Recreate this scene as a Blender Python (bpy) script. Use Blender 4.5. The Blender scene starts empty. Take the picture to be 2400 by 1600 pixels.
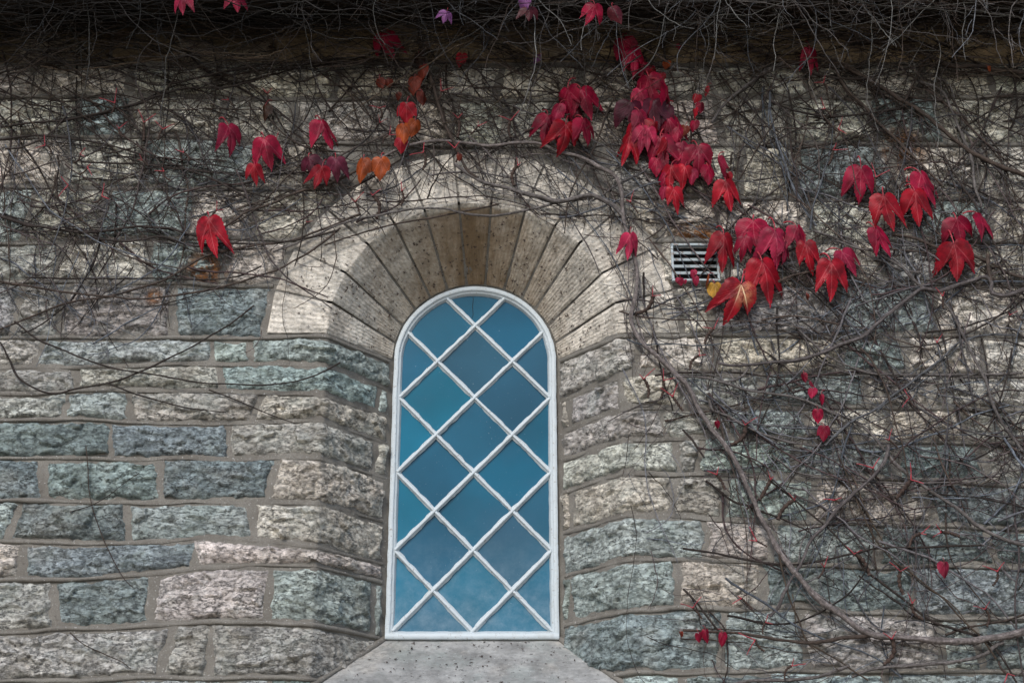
import bpy, bmesh, math, random
import numpy as np
from mathutils import Matrix, Vector

# ------------------------------------------------------------------ camera, sky, sun, exposure
SC = bpy.context.scene
COL = SC.collection
F = 3400.0                       # focal length in photo pixels (2400 wide)
TH = math.radians(21.95)         # camera pitched up
D = 6.31                         # camera to wall face (wall face is y = 0)
HC = 1.6                         # eye height
CT, ST = math.cos(TH), math.sin(TH)
cam = bpy.data.cameras.new('camera'); cam.sensor_width = 36; cam.lens = 36 * F / 2400
cam.clip_end = 2000
camo = bpy.data.objects.new('camera', cam); COL.objects.link(camo)
camo.location = (0, -D, HC); camo.rotation_euler = (math.pi / 2 + TH, 0, 0)
SC.camera = camo
SUN_EL, SUN_AZ = math.radians(37), math.radians(196)   # soft light from the open side in front of the wall
W = bpy.data.worlds.new('World'); SC.world = W; W.use_nodes = True
nt = W.node_tree
bg = nt.nodes['Background']; sky = nt.nodes.new('ShaderNodeTexSky')
sky.sky_type = 'NISHITA'; sky.sun_disc = False; sky.sun_elevation = SUN_EL; sky.sun_rotation = SUN_AZ
sky.air_density = 1.0; sky.dust_density = 1.0; sky.ozone_density = 1.5
nt.links.new(sky.outputs[0], bg.inputs[0]); bg.inputs[1].default_value = 0.12
sl = bpy.data.lights.new('sun', 'SUN'); sl.energy = 1.5; sl.angle = math.radians(15); sl.color = (1, .95, .88)
so = bpy.data.objects.new('sun', sl); COL.objects.link(so)
sd = Vector((math.sin(SUN_AZ) * math.cos(SUN_EL), math.cos(SUN_AZ) * math.cos(SUN_EL), math.sin(SUN_EL)))
so.rotation_euler = sd.to_track_quat('Z', 'Y').to_euler(); so.location = (0, -20, 20)
SC.view_settings.view_transform = 'Standard'; SC.view_settings.look = 'None'
SC.view_settings.gamma = 1; SC.view_settings.use_curve_mapping = False
SC.view_settings.exposure = 0.6

rng = np.random.default_rng(7); random.seed(7)

# ------------------------------------------------------------------ helpers
def unp(x, y, yp=0.0):
    """photo position -> point on the vertical plane y = yp of the place"""
    x = np.asarray(x, float); y = np.asarray(y, float); yp = np.asarray(yp, float)
    u = x - 1200; v = 800 - y
    t = (D + yp) / (F * CT - v * ST)
    return np.stack([u * t, yp + 0 * u, HC + (F * ST + v * CT) * t], -1)

def _h(i, j, k, seed):
    n = (i.astype(np.int64) * 374761393 + j.astype(np.int64) * 668265263 + k.astype(np.int64) * 2147483647 + seed * 1274126177) & 0xffffffff
    n = ((n ^ (n >> 13)) * 1274126177) & 0xffffffff
    n = ((n ^ (n >> 16)) * 2246822519) & 0xffffffff
    return (n & 0xffffff) / float(0x7fffff) - 1.0

def vn(p, seed=0):
    f = np.floor(p); w = p - f; w = w * w * (3 - 2 * w); f = f.astype(np.int64)
    r = 0
    for a in (0, 1):
        for b in (0, 1):
            for c in (0, 1):
                wt = (w[..., 0] if a else 1 - w[..., 0]) * (w[..., 1] if b else 1 - w[..., 1]) * (w[..., 2] if c else 1 - w[..., 2])
                r = r + wt * _h(f[..., 0] + a, f[..., 1] + b, f[..., 2] + c, seed)
    return r

def fbm(p, oct=4, seed=0, gain=.5):
    r = 0; a = 1.0
    for o in range(oct):
        r = r + a * vn(p * (2.03 ** o) + o * 17.3, seed + o); a *= gain
    return r

def mesh_np(name, V, Fq, uv=None, col=None, smooth=True):
    """V (n,3), Fq (m,k) constant-size faces"""
    V = np.asarray(V, np.float32); Fq = np.asarray(Fq, np.int32)
    me = bpy.data.meshes.new(name); k = Fq.shape[1]
    me.vertices.add(len(V)); me.vertices.foreach_set('co', V.ravel())
    me.loops.add(Fq.size); me.loops.foreach_set('vertex_index', Fq.ravel())
    me.polygons.add(len(Fq)); me.polygons.foreach_set('loop_start', np.arange(0, Fq.size, k, dtype=np.int32))
    me.polygons.foreach_set('loop_total', np.full(len(Fq), k, np.int32))
    me.polygons.foreach_set('use_smooth', np.full(len(Fq), smooth))
    me.update(calc_edges=True)
    if uv is not None:
        l = me.uv_layers.new(name='UVMap'); l.data.foreach_set('uv', np.asarray(uv, np.float32)[Fq.ravel()].ravel())
    if col is not None:
        a = me.color_attributes.new('tint', 'FLOAT_COLOR', 'POINT')
        c = np.ones((len(V), 4), np.float32); c[:, :3] = col; a.data.foreach_set('color', c.ravel())
    return me

def grid_faces(n, m):
    i = np.arange(n - 1)[:, None] * m + np.arange(m - 1)[None]
    return np.stack([i, i + 1, i + m + 1, i + m], -1).reshape(-1, 4)

def link(name, me, mat, parent=None, loc=None):
    o = bpy.data.objects.new(name, me); COL.objects.link(o)
    if me is not None and mat is not None and not me.materials: me.materials.append(mat)
    if parent is not None: o.parent = parent
    if loc is not None: o.location = loc
    return o

def place(name, V, Fq, mat, parent=None, uv=None, col=None, smooth=True):
    V = np.asarray(V, float); c = (V.min(0) + V.max(0)) / 2
    return link(name, mesh_np(name, V - c, Fq, uv, col, smooth), mat, parent, c)

def empty(name, loc, label=None, cat=None, group=None, parent=None):
    o = bpy.data.objects.new(name, None); COL.objects.link(o); o.location = loc
    if label: o['label'] = label
    if cat: o['category'] = cat
    if group: o['group'] = group
    if parent is not None: o.parent = parent
    o.empty_display_size = .1
    return o

def adopt(o, parent):
    """parent while keeping the world place (parents are only translated)"""
    o.parent = parent; o.location = Vector(o.location) - Vector(parent.location)
    return o

def boxes(name, bl, mat, parent=None, bev=0.0):
    """one mesh from axis boxes (x0,x1,y0,y1,z0,z1)"""
    bm = bmesh.new()
    for x0, x1, y0, y1, z0, z1 in bl:
        m = Matrix.Translation(((x0 + x1) / 2, (y0 + y1) / 2, (z0 + z1) / 2)) @ Matrix.Diagonal((x1 - x0, y1 - y0, z1 - z0, 1))
        bmesh.ops.create_cube(bm, size=1, matrix=m)
    if bev: bmesh.ops.bevel(bm, geom=bm.edges[:], offset=bev, segments=2, affect='EDGES')
    me = bpy.data.meshes.new(name); bm.to_mesh(me); bm.free()
    return link(name, me, mat, parent)

# ------------------------------------------------------------------ materials
class M:
    def __init__(s, name, rough=.85, spec=.3):
        s.m = bpy.data.materials.new(name); s.m.use_nodes = True; s.t = s.m.node_tree
        s.b = s.t.nodes['Principled BSDF']; s.b.inputs['Roughness'].default_value = rough
        s.b.inputs['Specular IOR Level'].default_value = spec
        s.pos = s.t.nodes.new('ShaderNodeNewGeometry').outputs['Position']
    def n(s, typ, **kw):
        nd = s.t.nodes.new(typ)
        for k, v in kw.items(): setattr(nd, k, v)
        return nd
    def put(s, sock, v):
        if isinstance(v, bpy.types.NodeSocket): s.t.links.new(v, sock)
        elif isinstance(v, (tuple, list)) and len(v) == 3 and sock.type == 'RGBA': sock.default_value = (*v, 1)
        else: sock.default_value = v
    def noise(s, scale, detail=4, rough=.6, vec=None, typ='FBM', dist=0):
        nd = s.n('ShaderNodeTexNoise', noise_type=typ)
        nd.inputs['Scale'].default_value = scale; nd.inputs['Detail'].default_value = detail; nd.inputs['Roughness'].default_value = rough
        nd.inputs['Distortion'].default_value = dist
        s.put(nd.inputs['Vector'], vec if vec is not None else s.pos); return nd.outputs['Fac']
    def mp(s, v, a, b, c=0.0, d=1.0):
        nd = s.n('ShaderNodeMapRange', interpolation_type='SMOOTHSTEP'); s.put(nd.inputs[0], v)
        for i, q in enumerate((a, b, c, d)): nd.inputs[i + 1].default_value = q
        return nd.outputs[0]
    def ma(s, op, a, b=0.0, c=0.0):
        nd = s.n('ShaderNodeMath', operation=op); s.put(nd.inputs[0], a); s.put(nd.inputs[1], b); s.put(nd.inputs[2], c); return nd.outputs[0]
    def mix(s, f, a, b, blend='MIX'):
        nd = s.n('ShaderNodeMix', data_type='RGBA', blend_type=blend); s.put(nd.inputs[0], f); s.put(nd.inputs[6], a); s.put(nd.inputs[7], b); return nd.outputs[2]
    def scalev(s, v, sc):
        nd = s.n('ShaderNodeVectorMath', operation='MULTIPLY'); s.put(nd.inputs[0], v); nd.inputs[1].default_value = sc; return nd.outputs[0]
    def dist(s, p):
        nd = s.n('ShaderNodeVectorMath', operation='DISTANCE'); s.put(nd.inputs[0], s.pos); nd.inputs[1].default_value = p; return nd.outputs['Value']
    def color(s, c): s.put(s.b.inputs['Base Color'], c)
    def bump(s, h, dist=.005, strength=1.0):
        nd = s.n('ShaderNodeBump'); nd.inputs['Strength'].default_value = strength; nd.inputs['Distance'].default_value = dist
        s.put(nd.inputs['Height'], h)
        prev = s.b.inputs['Normal'].links
        if prev: s.t.links.new(prev[0].from_socket, nd.inputs['Normal'])
        s.t.links.new(nd.outputs[0], s.b.inputs['Normal'])

def gray(m, v):
    c = m.n('ShaderNodeCombineColor')
    for i in range(3): m.put(c.inputs[i], v)
    return c.outputs[0]

def stone_material(name, tooled=False, smooth=False):
    m = M(name, .88, .25)
    oi = m.n('ShaderNodeObjectInfo')
    n1 = m.noise(7, 6, .62); n2 = m.noise(38, 6, .7, m.scalev(m.pos, (1, 1, 1.7))); n3 = m.noise(3.1, 3, .55)
    n4 = m.noise(130, 3, .6)
    c = m.mix(1.0, oi.outputs['Color'], gray(m, m.mp(n1, .3, .72, .68, 1.3)), 'MULTIPLY')
    c = m.mix(1.0, c, gray(m, m.mp(n2, .30, .70, *((.8, 1.15) if smooth else (.62, 1.32) if tooled else (.42, 1.5)))), 'MULTIPLY')
    # pale green-blue lichen bloom and warm iron patches
    li = m.ma('MULTIPLY', m.mp(m.noise(5.3, 5, .65), .47, .66), oi.outputs['Alpha'])
    c = m.mix(m.ma('MULTIPLY', li, .6), c, (.34, .40, .375))
    c = m.mix(m.ma('MULTIPLY', m.mp(n3, .5, .68, 0, .55), m.ma('SUBTRACT', 1.0, m.ma('MULTIPLY', oi.outputs['Alpha'], .75))), c, m.mix(1.0, (1.0, .88, .74), gray(m, m.mp(n2, .3, .7, .2, .62)), 'MULTIPLY'))
    crk = m.ma('ABSOLUTE', m.ma('SUBTRACT', m.noise(11, 6, .68, m.scalev(m.pos, (1, 1, 2.6))), .5))
    if not tooled: c = m.mix(m.ma('MULTIPLY', m.mp(crk, .022, .003), m.mp(n1, .42, .6, 0, .75)), c, (.045, .042, .04))
    c = m.mix(m.mp(m.noise(58, 2, .5), .63, .74, 0, .7), c, (.05, .045, .045))
    c = m.mix(m.mp(m.noise(95, 1, .5), .70, .78, 0, .55), c, (.6, .62, .6))
    if tooled and not smooth:      # brown water stain at the crown, plus painted tan for soffit shade and bounce
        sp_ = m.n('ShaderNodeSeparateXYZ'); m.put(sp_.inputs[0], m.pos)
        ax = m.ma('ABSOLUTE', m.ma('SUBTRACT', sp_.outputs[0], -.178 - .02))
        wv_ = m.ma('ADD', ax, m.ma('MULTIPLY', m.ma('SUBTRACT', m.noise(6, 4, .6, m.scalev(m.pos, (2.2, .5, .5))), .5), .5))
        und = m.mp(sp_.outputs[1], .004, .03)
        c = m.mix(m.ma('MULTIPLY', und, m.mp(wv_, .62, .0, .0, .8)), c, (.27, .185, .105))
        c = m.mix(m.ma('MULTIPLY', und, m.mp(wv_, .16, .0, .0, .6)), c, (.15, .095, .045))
    # rust run from old iron
    rn = m.mp(m.noise(22, 4, .65, m.scalev(m.pos, (1, 1, .6))), .36, .5)
    for (px, py, r) in ((480, 628, .15), (358, 692, .06), (2115, 345, .17), (1620, 556, .13), (1655, 560, .10)):
        p = unp(px, py, -.02)
        f = m.ma('MULTIPLY', m.mp(m.dist(tuple(p)), r, r * .3), rn)
        c = m.mix(m.ma('MULTIPLY', f, .9), c, (.26, .10, .025))
    m.color(c)
    if tooled:
        uvn = m.n('ShaderNodeUVMap'); w = m.n('ShaderNodeTexWave', wave_type='BANDS', bands_direction='X')
        m.t.links.new(uvn.outputs[0], w.inputs[0]); w.inputs['Scale'].default_value = 16; w.inputs['Distortion'].default_value = 2.2
        w.inputs['Detail'].default_value = 2; w.inputs['Detail Scale'].default_value = 3
        m.bump(w.outputs['Fac'], .006, 0.0 if smooth else .42); m.bump(n2, .008 if not smooth else .003, .8); m.bump(n4, .0015, .7)
    else:
        m.bump(m.noise(16, 5, .65, m.scalev(m.pos, (1, 1, 2.4))), .010, .8)
        m.bump(n2, .010, 1.0); m.bump(n4, .004, .9); m.bump(m.mp(crk, 0, .03), .008, .8)
    return m.m

MAT_STONE = stone_material('split_limestone')
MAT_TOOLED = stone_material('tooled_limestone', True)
MAT_SMOOTH = stone_material('dressed_limestone', True, True)

def mk_mortar():
    m = M('lime_mortar', .95, .2)
    n = m.noise(6, 5, .6); g = m.noise(210, 2, .6)
    c = m.mix(m.mp(n, .3, .7), (.172, .161, .143), (.255, .242, .216))
    c = m.mix(m.mp(g, .3, .7, 0, .5), c, (.12, .1, .085))
    c = m.mix(m.mp(m.noise(120, 1, .5), .68, .76, 0, .7), c, (.5, .49, .47))
    c = m.mix(m.mp(m.noise(30, 3, .6), .62, .75, 0, .6), c, (.08, .07, .06))
    m.color(c); m.bump(m.noise(28, 5, .65), .007, .8); m.bump(g, .003, .9); return m.m
MAT_MORTAR = mk_mortar()

def mk_paint():
    m = M('white_paint', .5, .4)
    n = m.noise(25, 5, .65)
    c = m.mix(m.mp(n, .5, .8, 0, .45), (.54, .60, .635), (.40, .43, .44))
    c = m.mix(m.mp(m.noise(90, 3, .7), .60, .70, 0, .8), c, (.25, .22, .19))
    c = m.mix(m.mp(m.noise(9, 5, .7), .52, .72, 0, .5), c, (.42, .44, .43))
    m.color(c); m.bump(m.noise(60, 4, .6), .002, .6); return m.m
MAT_PAINT = mk_paint()

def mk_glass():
    m = M('sky_reflection_glass', .06, .22)  # the sky's blue reflection is put into the base colour
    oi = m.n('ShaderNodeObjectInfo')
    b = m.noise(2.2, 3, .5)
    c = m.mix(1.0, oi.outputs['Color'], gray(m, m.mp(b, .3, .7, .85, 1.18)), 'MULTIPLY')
    c = m.mix(m.mp(m.noise(1.7, 4, .55), .5, .72, 0, .4), c, (.035, .10, .165))  # soft cloud reflections painted on as broad noise
    sx = m.n('ShaderNodeSeparateXYZ'); m.put(sx.inputs[0], m.pos)
    low = m.mp(sx.outputs[2], 3.45, 2.77, 0, 1)     # dust settled above the bottom rail
    dust = m.ma('MULTIPLY', low, m.mp(m.noise(14, 6, .7), .3, .85, .08, .42))
    c = m.mix(dust, c, (.36, .45, .52))
    c = m.mix(m.mp(m.noise(170, 1, .5), .76, .8, 0, .5), c, (.5, .6, .65))
    m.color(c)
    m.put(m.b.inputs['Roughness'], m.ma('ADD', .08, m.ma('MULTIPLY', dust, .5)))
    m.bump(m.noise(3.5, 2, .4), .004, .5); return m.m
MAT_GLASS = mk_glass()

def mk_bark(name, stem=True):
    m = M(name, .85, .25)
    at = m.n('ShaderNodeVertexColor', layer_name='tint')
    n = m.noise(70, 4, .65)
    c = m.mix(1.0, at.outputs[0], gray(m, m.mp(n, .3, .7, .55, 1.5)), 'MULTIPLY')
    m.color(c)
    if stem:
        uvn = m.n('ShaderNodeUVMap'); g = m.noise(1.0, 5, .7, m.scalev(uvn.outputs[0], (9, 1.6, 1)))
        m.bump(g, .006, 1.0)
        c = m.mix(m.mp(g, .35, .65, .0, .65), c, (.045, .035, .03)); m.color(c)
    m.bump(n, .002, .8); return m.m
MAT_STEM = mk_bark('vine_bark'); MAT_TWIG = mk_bark('twig_bark', False)

def mk_leaf(name, patch=False):
    m = M(name, .45, .25)
    oi = m.n('ShaderNodeObjectInfo'); uvn = m.n('ShaderNodeUVMap')
    sx = m.n('ShaderNodeSeparateXYZ'); m.put(sx.inputs[0], uvn.outputs[0])
    u = m.ma('ABSOLUTE', sx.outputs[0]); v = sx.outputs[1]
    lat = m.ma('ABSOLUTE', m.ma('SUBTRACT', m.ma('MULTIPLY', u, .83), m.ma('MULTIPLY', v, .555)))
    d = m.ma('MINIMUM', u, lat)
    vein = m.mp(d, .022, .004)
    sec = m.ma('ABSOLUTE', m.ma('SINE', m.ma('MULTIPLY', m.ma('SUBTRACT', v, m.ma('MULTIPLY', d, 1.1)), 30)))
    secv = m.mp(sec, .2, .03, 0, .22)
    nz = m.noise(14, 4, .6)
    c = m.mix(1.0, oi.outputs['Color'], gray(m, m.mp(nz, .3, .72, .45, 1.3)), 'MULTIPLY')
    hs = m.n('ShaderNodeHueSaturation'); hs.inputs['Value'].default_value = 1.9; hs.inputs['Saturation'].default_value = .8; m.put(hs.inputs['Color'], c)
    vf = m.ma('MAXIMUM', vein, secv)
    c = m.mix(m.ma('MULTIPLY', vf, .38), c, hs.outputs[0])
    if patch:
        du = m.ma('SUBTRACT', sx.outputs[0], .17); dv = m.ma('SUBTRACT', v, .2)
        r = m.ma('SQRT', m.ma('ADD', m.ma('MULTIPLY', du, du), m.ma('MULTIPLY', m.ma('MULTIPLY', dv, dv), .45)))
        f = m.ma('MULTIPLY', m.mp(r, .36, .0), m.mp(m.noise(34, 5, .75), .38, .62, .1, 1.0))
        c = m.mix(m.ma('MULTIPLY', f, .6), c, (.85, .36, .18))
        c = m.mix(m.ma('MULTIPLY', m.mp(r, .32, .05), vf), c, (.95, .70, .42))
    # old brown edges
    c = m.mix(m.mp(m.noise(30, 4, .7), .66, .8, 0, .6), c, (.05, .012, .012))
    m.color(c)
    hgt = m.ma('ADD', m.ma('MULTIPLY', d, 2.0), m.ma('MULTIPLY', sec, .05))
    m.bump(m.ma('MINIMUM', hgt, .35), .012, .8)
    # thin blade: some light passes through
    tr = m.n('ShaderNodeBsdfTranslucent'); m.put(tr.inputs['Color'], c)
    mx = m.n('ShaderNodeMixShader'); mx.inputs[0].default_value = .22
    m.t.links.new(m.b.outputs[0], mx.inputs[1]); m.t.links.new(tr.outputs[0], mx.inputs[2])
    m.t.links.new(mx.outputs[0], m.t.nodes['Material Output'].inputs[0])
    return m.m
MAT_LEAF = mk_leaf('autumn_leaf'); MAT_LEAF_PATCH = mk_leaf('autumn_leaf_bleached', True)

def flat(name, col, rough=.6, var=.3, scale=40, metal=0.0):
    m = M(name, rough, .4); n = m.noise(scale, 4, .6)
    m.color(m.mix(1.0, col, gray(m, m.mp(n, .3, .7, 1 - var, 1 + var)), 'MULTIPLY'))
    m.b.inputs['Metallic'].default_value = metal; m.bump(n, .002, .6); return m.m
MAT_PETIOLE = flat('red_petiole', (.34, .035, .05), .5, .5)
MAT_SPUR = flat('spur_bark', (.055, .035, .028), .9, .5, 120)
MAT_DARK = flat('dark_void', (.006, .006, .006), .9, .2)
MAT_WOOD = flat('old_dark_timber', (.05, .036, .025), .85, .5, 15)
MAT_GROUND = flat('gravel_ground', (.27, .22, .16), .95, .3, 8)
def mk_vent():
    m = M('vent_metal', .5, .5)
    c = m.mix(m.mp(m.noise(40, 4, .65), .5, .68, 0, .8), (.38, .44, .465), (.15, .07, .03)); m.color(c)
    m.bump(m.noise(80, 3, .6), .002, .6); return m.m
MAT_VENT = mk_vent()

# ------------------------------------------------------------------ the wall's shape
X0 = -.182; ZS = 2.576 + HC                # arch centre and springing height
RA, RE, RI, DEP = .685, .972, .403, .345   # arris radius, extrados radius, radius where stone meets frame, reveal depth
SPL = math.hypot(RA - RI, DEP)             # splay length
# table: s (distance past the arris) -> offset towards the opening (a), depth (y), normal
ds = .002; st = np.arange(-.06, SPL + .05, ds)
phi = np.clip((st + .008) / .016, 0, 1); phi = phi * phi * (3 - 2 * phi) * math.atan2(DEP, RA - RI)
ta = np.cumsum(np.cos(phi)) * ds; ty = np.cumsum(np.sin(phi)) * ds
ta += -.06 - ta[0]
def surf(s, z, h, side):
    """s: signed distance past the arris towards the opening (negative = on the flat wall); side -1 left, +1 right"""
    a = np.where(s < -.06, s, np.interp(s, st, ta)); y = np.interp(s, st, ty, left=0)
    p = np.interp(s, st, phi, left=0)
    nx, ny = np.sin(p), -np.cos(p)
    a = a + nx * h; y = y + ny * h
    return np.stack([X0 + side * (RA - a), y, z], -1)
SEND = SPL - .012

BUILD = empty('stone_building', (0, 0.3, 0), 'ivy-covered rough limestone building wall with white lattice arched window and dark eave', 'building')

# bed joints traced from the photo (flat part of the wall)
bd = dict(
 b0=[(-150,150),(2550,150)],
 b1=[(-150,226),(400,225),(800,232),(1200,236),(1600,228),(2550,228)],
 b2=[(-150,320),(400,322),(800,335),(1110,346),(1500,340),(1700,337),(2550,337)],
 b3=[(-150,440),(600,440),(900,442),(1300,450),(1400,455),(1700,462),(2550,468)],
 b4=[(-150,572),(0,570),(200,563),(375,559),(700,562),(1500,562),(2550,568)],
 b5=[(-150,660),(340,663),(630,667),(1600,663),(2550,668)],
 b6=[(-150,788),(400,788),(610,791),(780,789),(1447,786),(2550,788)],
 lD=[(-150,868),(100,864),(240,856),(400,851),(613,851),(783,850)],
 lE=[(-150,924),(136,919),(340,912),(580,915),(766,919)],
 lF=[(-150,981),(204,985),(400,989),(613,989),(732,987),(766,989)],
 lG=[(-150,1071),(204,1074),(340,1080),(443,1071),(647,1070),(766,1073)],
 lH=[(-150,1172),(204,1175),(443,1177),(681,1173),(760,1176)],
 lI=[(-150,1267),(204,1274),(375,1270),(494,1262),(647,1267),(755,1277)],
 lJ=[(-150,1362),(51,1357),(204,1352),(340,1342),(477,1330),(613,1323),(755,1328)],
 lK=[(-150,1486),(0,1481),(136,1473),(272,1468),(375,1461),(511,1453),(681,1456),(755,1460)],
 lL=[(-150,1600),(204,1592),(375,1585),(511,1585),(760,1588)],
 lM=[(-150,1690),(760,1682)],
 rD=[(1440,884),(1481,876),(1600,874),(2000,872),(2550,878)],
 rE=[(1430,962),(1481,956),(1600,954),(2000,956),(2550,962)],
 rF=[(1435,1028),(1481,1024),(1600,1025),(2000,1032),(2550,1040)],
 rG=[(1447,1107),(1498,1108),(1600,1110),(1900,1116),(2300,1132),(2550,1136)],
 rH=[(1447,1207),(1481,1204),(1600,1206),(1900,1224),(2200,1232),(2550,1238)],
 rI=[(1447,1315),(1515,1308),(1600,1309),(1900,1320),(2300,1328),(2550,1334)],
 rJ=[(1447,1430),(1600,1420),(1870,1424),(2000,1440),(2550,1450)],
 rK=[(1440,1580),(1481,1571),(1600,1572),(2000,1572),(2550,1578)],
 rL=[(1440,1688),(2550,1690)])
BED = {}
for k, pts in bd.items():
    P = unp([p[0] for p in pts], [p[1] for p in pts]); BED[k] = (P[:, 0], P[:, 2])
def bedz(k, X, wob=True):
    bx, bz = BED[k]; X = np.asarray(X, float)
    z = np.interp(X, bx, bz)
    if wob:
        p = np.stack([X * 3.1, X * 0 + hash(k[0]) * 0 + ord(k[0]) + ord(k[1]) * 1.7, X * 0], -1)
        z = z + .009 * fbm(p, 3, 5)
    return z

TONE = {'T': (.24, .285, .285, .7), 'G': (.42, .475, .455, .95), 'B': (.53, .485, .43, .4), 'W': (.43, .41, .38, .5),
        'U': (.72, .67, .575, .4), 'C': (.70, .63, .53, .2), 'J': (.52, .505, .46, .6)}

def stone(sl, sr, top, bot, side, tone, arch=None, cell=.0068):
    """one split-faced stone; sl<sr in arris coordinates (s) for side, or world X when side is 0; arch: 'l' or 'r' end cut by the arch"""
    toX = (lambda s: s) if side == 0 else (lambda s: X0 + side * (RA - np.minimum(s, 0)))
    seed = int(rng.integers(1e6))
    Wd = sr - sl; sm = np.linspace(sl, sr, 12)
    Hd = float(np.mean(bedz(top, toX(sm)) - bedz(bot, toX(sm))))
    n = max(7, int(Wd / cell)); m = max(6, int(Hd / cell))
    A, B = np.meshgrid(np.linspace(0, 1, n), np.linspace(0, 1, m), indexing='ij')
    iv = .0135; ih = .0145
    s = sl + ih + (Wd - 2 * ih) * A
    for _ in range(2):
        X = toX(s)
        zt = bedz(top, X) - iv; zb = bedz(bot, X) - 0 + iv * .9
        z = zb + (zt - zb) * B
        if arch:
            lim = np.sqrt(np.maximum((RE + .014) ** 2 - np.clip(z - ZS, 0, None) ** 2, 0)) - RA     # distance out from arris line
            if arch == 's': s = sl + ih + (-lim - .01 - sl - ih) * A          # end at arch, s = -lim
    # head joints lean a little; neighbours share the lean
    lean = lambda q: .035 * math.sin(q * 91.7 + Hd * 37)
    if abs(sl) < 2.4: s = s + (B - .5) * (lean(sl) * (1 - A) + (0 if (arch or sr > SEND - .12 and side) else lean(sr)) * A)
    # ragged outline
    per = np.stack([s * 9 + seed % 97, z * 9, np.full_like(s, seed % 31)], -1)
    per2 = per * 4.1
    edge = np.minimum(np.minimum(A, 1 - A) * Wd, np.minimum(B, 1 - B) * Hd)
    jit = np.exp(-edge / .02)
    s2 = s + jit * (.013 * fbm(per, 2, 11) + .009 * fbm(per2, 3, 12)); z2 = z + jit * (.010 * fbm(per, 2, 13) + .008 * fbm(per2, 3, 14))
    # broken-rock relief: tilted facets with ledges between them
    nf = max(6, int(Wd * Hd / .0032))
    fx = rng.uniform(sl, sr, nf); fz = rng.uniform(z.min(), z.max(), nf)
    wx = s + .03 * fbm(per * 1.5, 3, 21); wz = z + .016 * fbm(per * 1.5, 3, 22)
    dd = (wx[..., None] - fx) ** 2 + 4.5 * (wz[..., None] - fz) ** 2
    k = dd.argmin(-1)
    off = rng.normal(0, .0062, nf); gx = rng.normal(0, .11, nf); gz = rng.normal(-.03, .26, nf)
    fac = off[k] + gx[k] * (wx - fx[k]) + gz[k] * (wz - fz[k])
    hm = rng.uniform(.015, .026)
    prof = 1 - np.exp(-(edge / .011) ** 1.15)
    belly = np.sin(np.clip(A, 0, 1) * math.pi) ** .5 * np.sin(np.clip(B, 0, 1) * math.pi) ** .6
    h = -.010 + prof * np.maximum(hm * (.66 + .34 * belly) + fac + .0055 * fbm(per * 2.2, 4, 31, .62) + .004 * np.abs(fbm(per * 7, 3, 41)), .0125)
    if side == 0: V = np.stack([s2, -h, z2], -1)
    else: V = surf(s2, z2, h, side)
    Fq = grid_faces(n, m)
    if side == 1: Fq = Fq[:, ::-1]
    o = place('stone', V.reshape(-1, 3), Fq, MAT_STONE)
    c = np.array(TONE[tone]); c[:3] *= rng.uniform(.85, 1.15); c[:3] *= 1 + rng.normal(0, .02, 3)
    o.color = tuple(np.clip(c, 0, 1)); adopt(o, BUILD)
    return o

def s_of(px, bed, side):
    """photo x on a bed -> s"""
    bx, bz = bd[bed][0], None
    ys = np.interp(px, [p[0] for p in bd[bed]], [p[1] for p in bd[bed]])
    X = unp(px, ys)[0]
    return X if side == 0 else RA - side * (X - X0)

def row(top, bot, joints, tones, side, small=0.0, arch=None):
    """joints: photo x of head joints from the frame edge inwards to the window; small: a thin closer stone next to the frame"""
    ss = [s_of(x, bot, side) for x in joints]
    if side == 0:
        for a, b, t in zip(ss[:-1], ss[1:], tones): stone(a, b, top, bot, 0, t)
        return
    ends = sorted(ss)
    if arch:
        zmid = float(np.mean(bedz(bot, np.array([0.])) + bedz(top, np.array([0.]))) / 2)
        lim = -(math.sqrt(max((RE + .014) ** 2 - max(zmid - ZS, 0) ** 2, 0)) - RA)
        ends = [e for e in ends if e < lim - .10]
        for i, a in enumerate(ends):
            last = i == len(ends) - 1
            stone(a, lim if last else ends[i + 1], top, bot, side, tones[i % len(tones)], 's' if last else None)
        return
    e = SEND - small
    for i, a in enumerate(ends): stone(a, e if i == len(ends) - 1 else ends[i + 1], top, bot, side, tones[i % len(tones)])
    if small: stone(e, SEND, top, bot, side, tones[-1])

# frieze of smooth blocks under the eave is built below; coursed rows, top to bottom
row('b0','b1',[-140,70,300,505,790,1018,1168,1362,1530,1668,1893,2162,2330,2540],'UUCUCUUCUUUCU',0)
row('b1','b2',[-140,178,300,520,690,922,1060,1185,1290,1480,1690,1850,2050,2210,2400,2540],'UGUUUCUUCUUUGUU',0)
row('b2','b3',[-140,150,332,600,760],'UUGUU',-1,arch=1); row('b2','b3',[2540,2300,2100,1870,1740,1600],'UUGUUW',1,arch=1)
row('b3','b4',[-140,60,232,440,590],'GUGUU',-1,arch=1); row('b3','b4',[2540,2330,2140,1900,1690,1545],'UGUUCU',1,arch=1)
row('b4','b5',[-140,130,345,525],'WUGC',-1,arch=1)
ss4 = [2540,2260,2080,1870]; row('b4','b5',[2540,2260,2080,1870,1695],'UWUUX'.replace('X','C')[:4]+'C',1,arch=None) if False else None
row('b5','b6',[-140,30,138,400],'WWWT',-1,arch=1); row('b5','b6',[2540,2200,1980,1670,1520],'UGWUC',1,arch=1)
row('b6','lD',[-140,88,495,585],'WGGG',-1)
row('lD','lE',[-140,178,515],'WBG',-1,small=.075)
row('lE','lF',[-140,150,298,597],'WGBB',-1)
row('lF','lG',[-140,252,535],'TTB',-1,small=.085)
row('lG','lH',[-140,92,370,635],'TTTB',-1)
row('lH','lI',[-140,25,297,590],'GTGB',-1)
row('lI','lJ',[-140,45,455],'BTB',-1)
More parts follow.
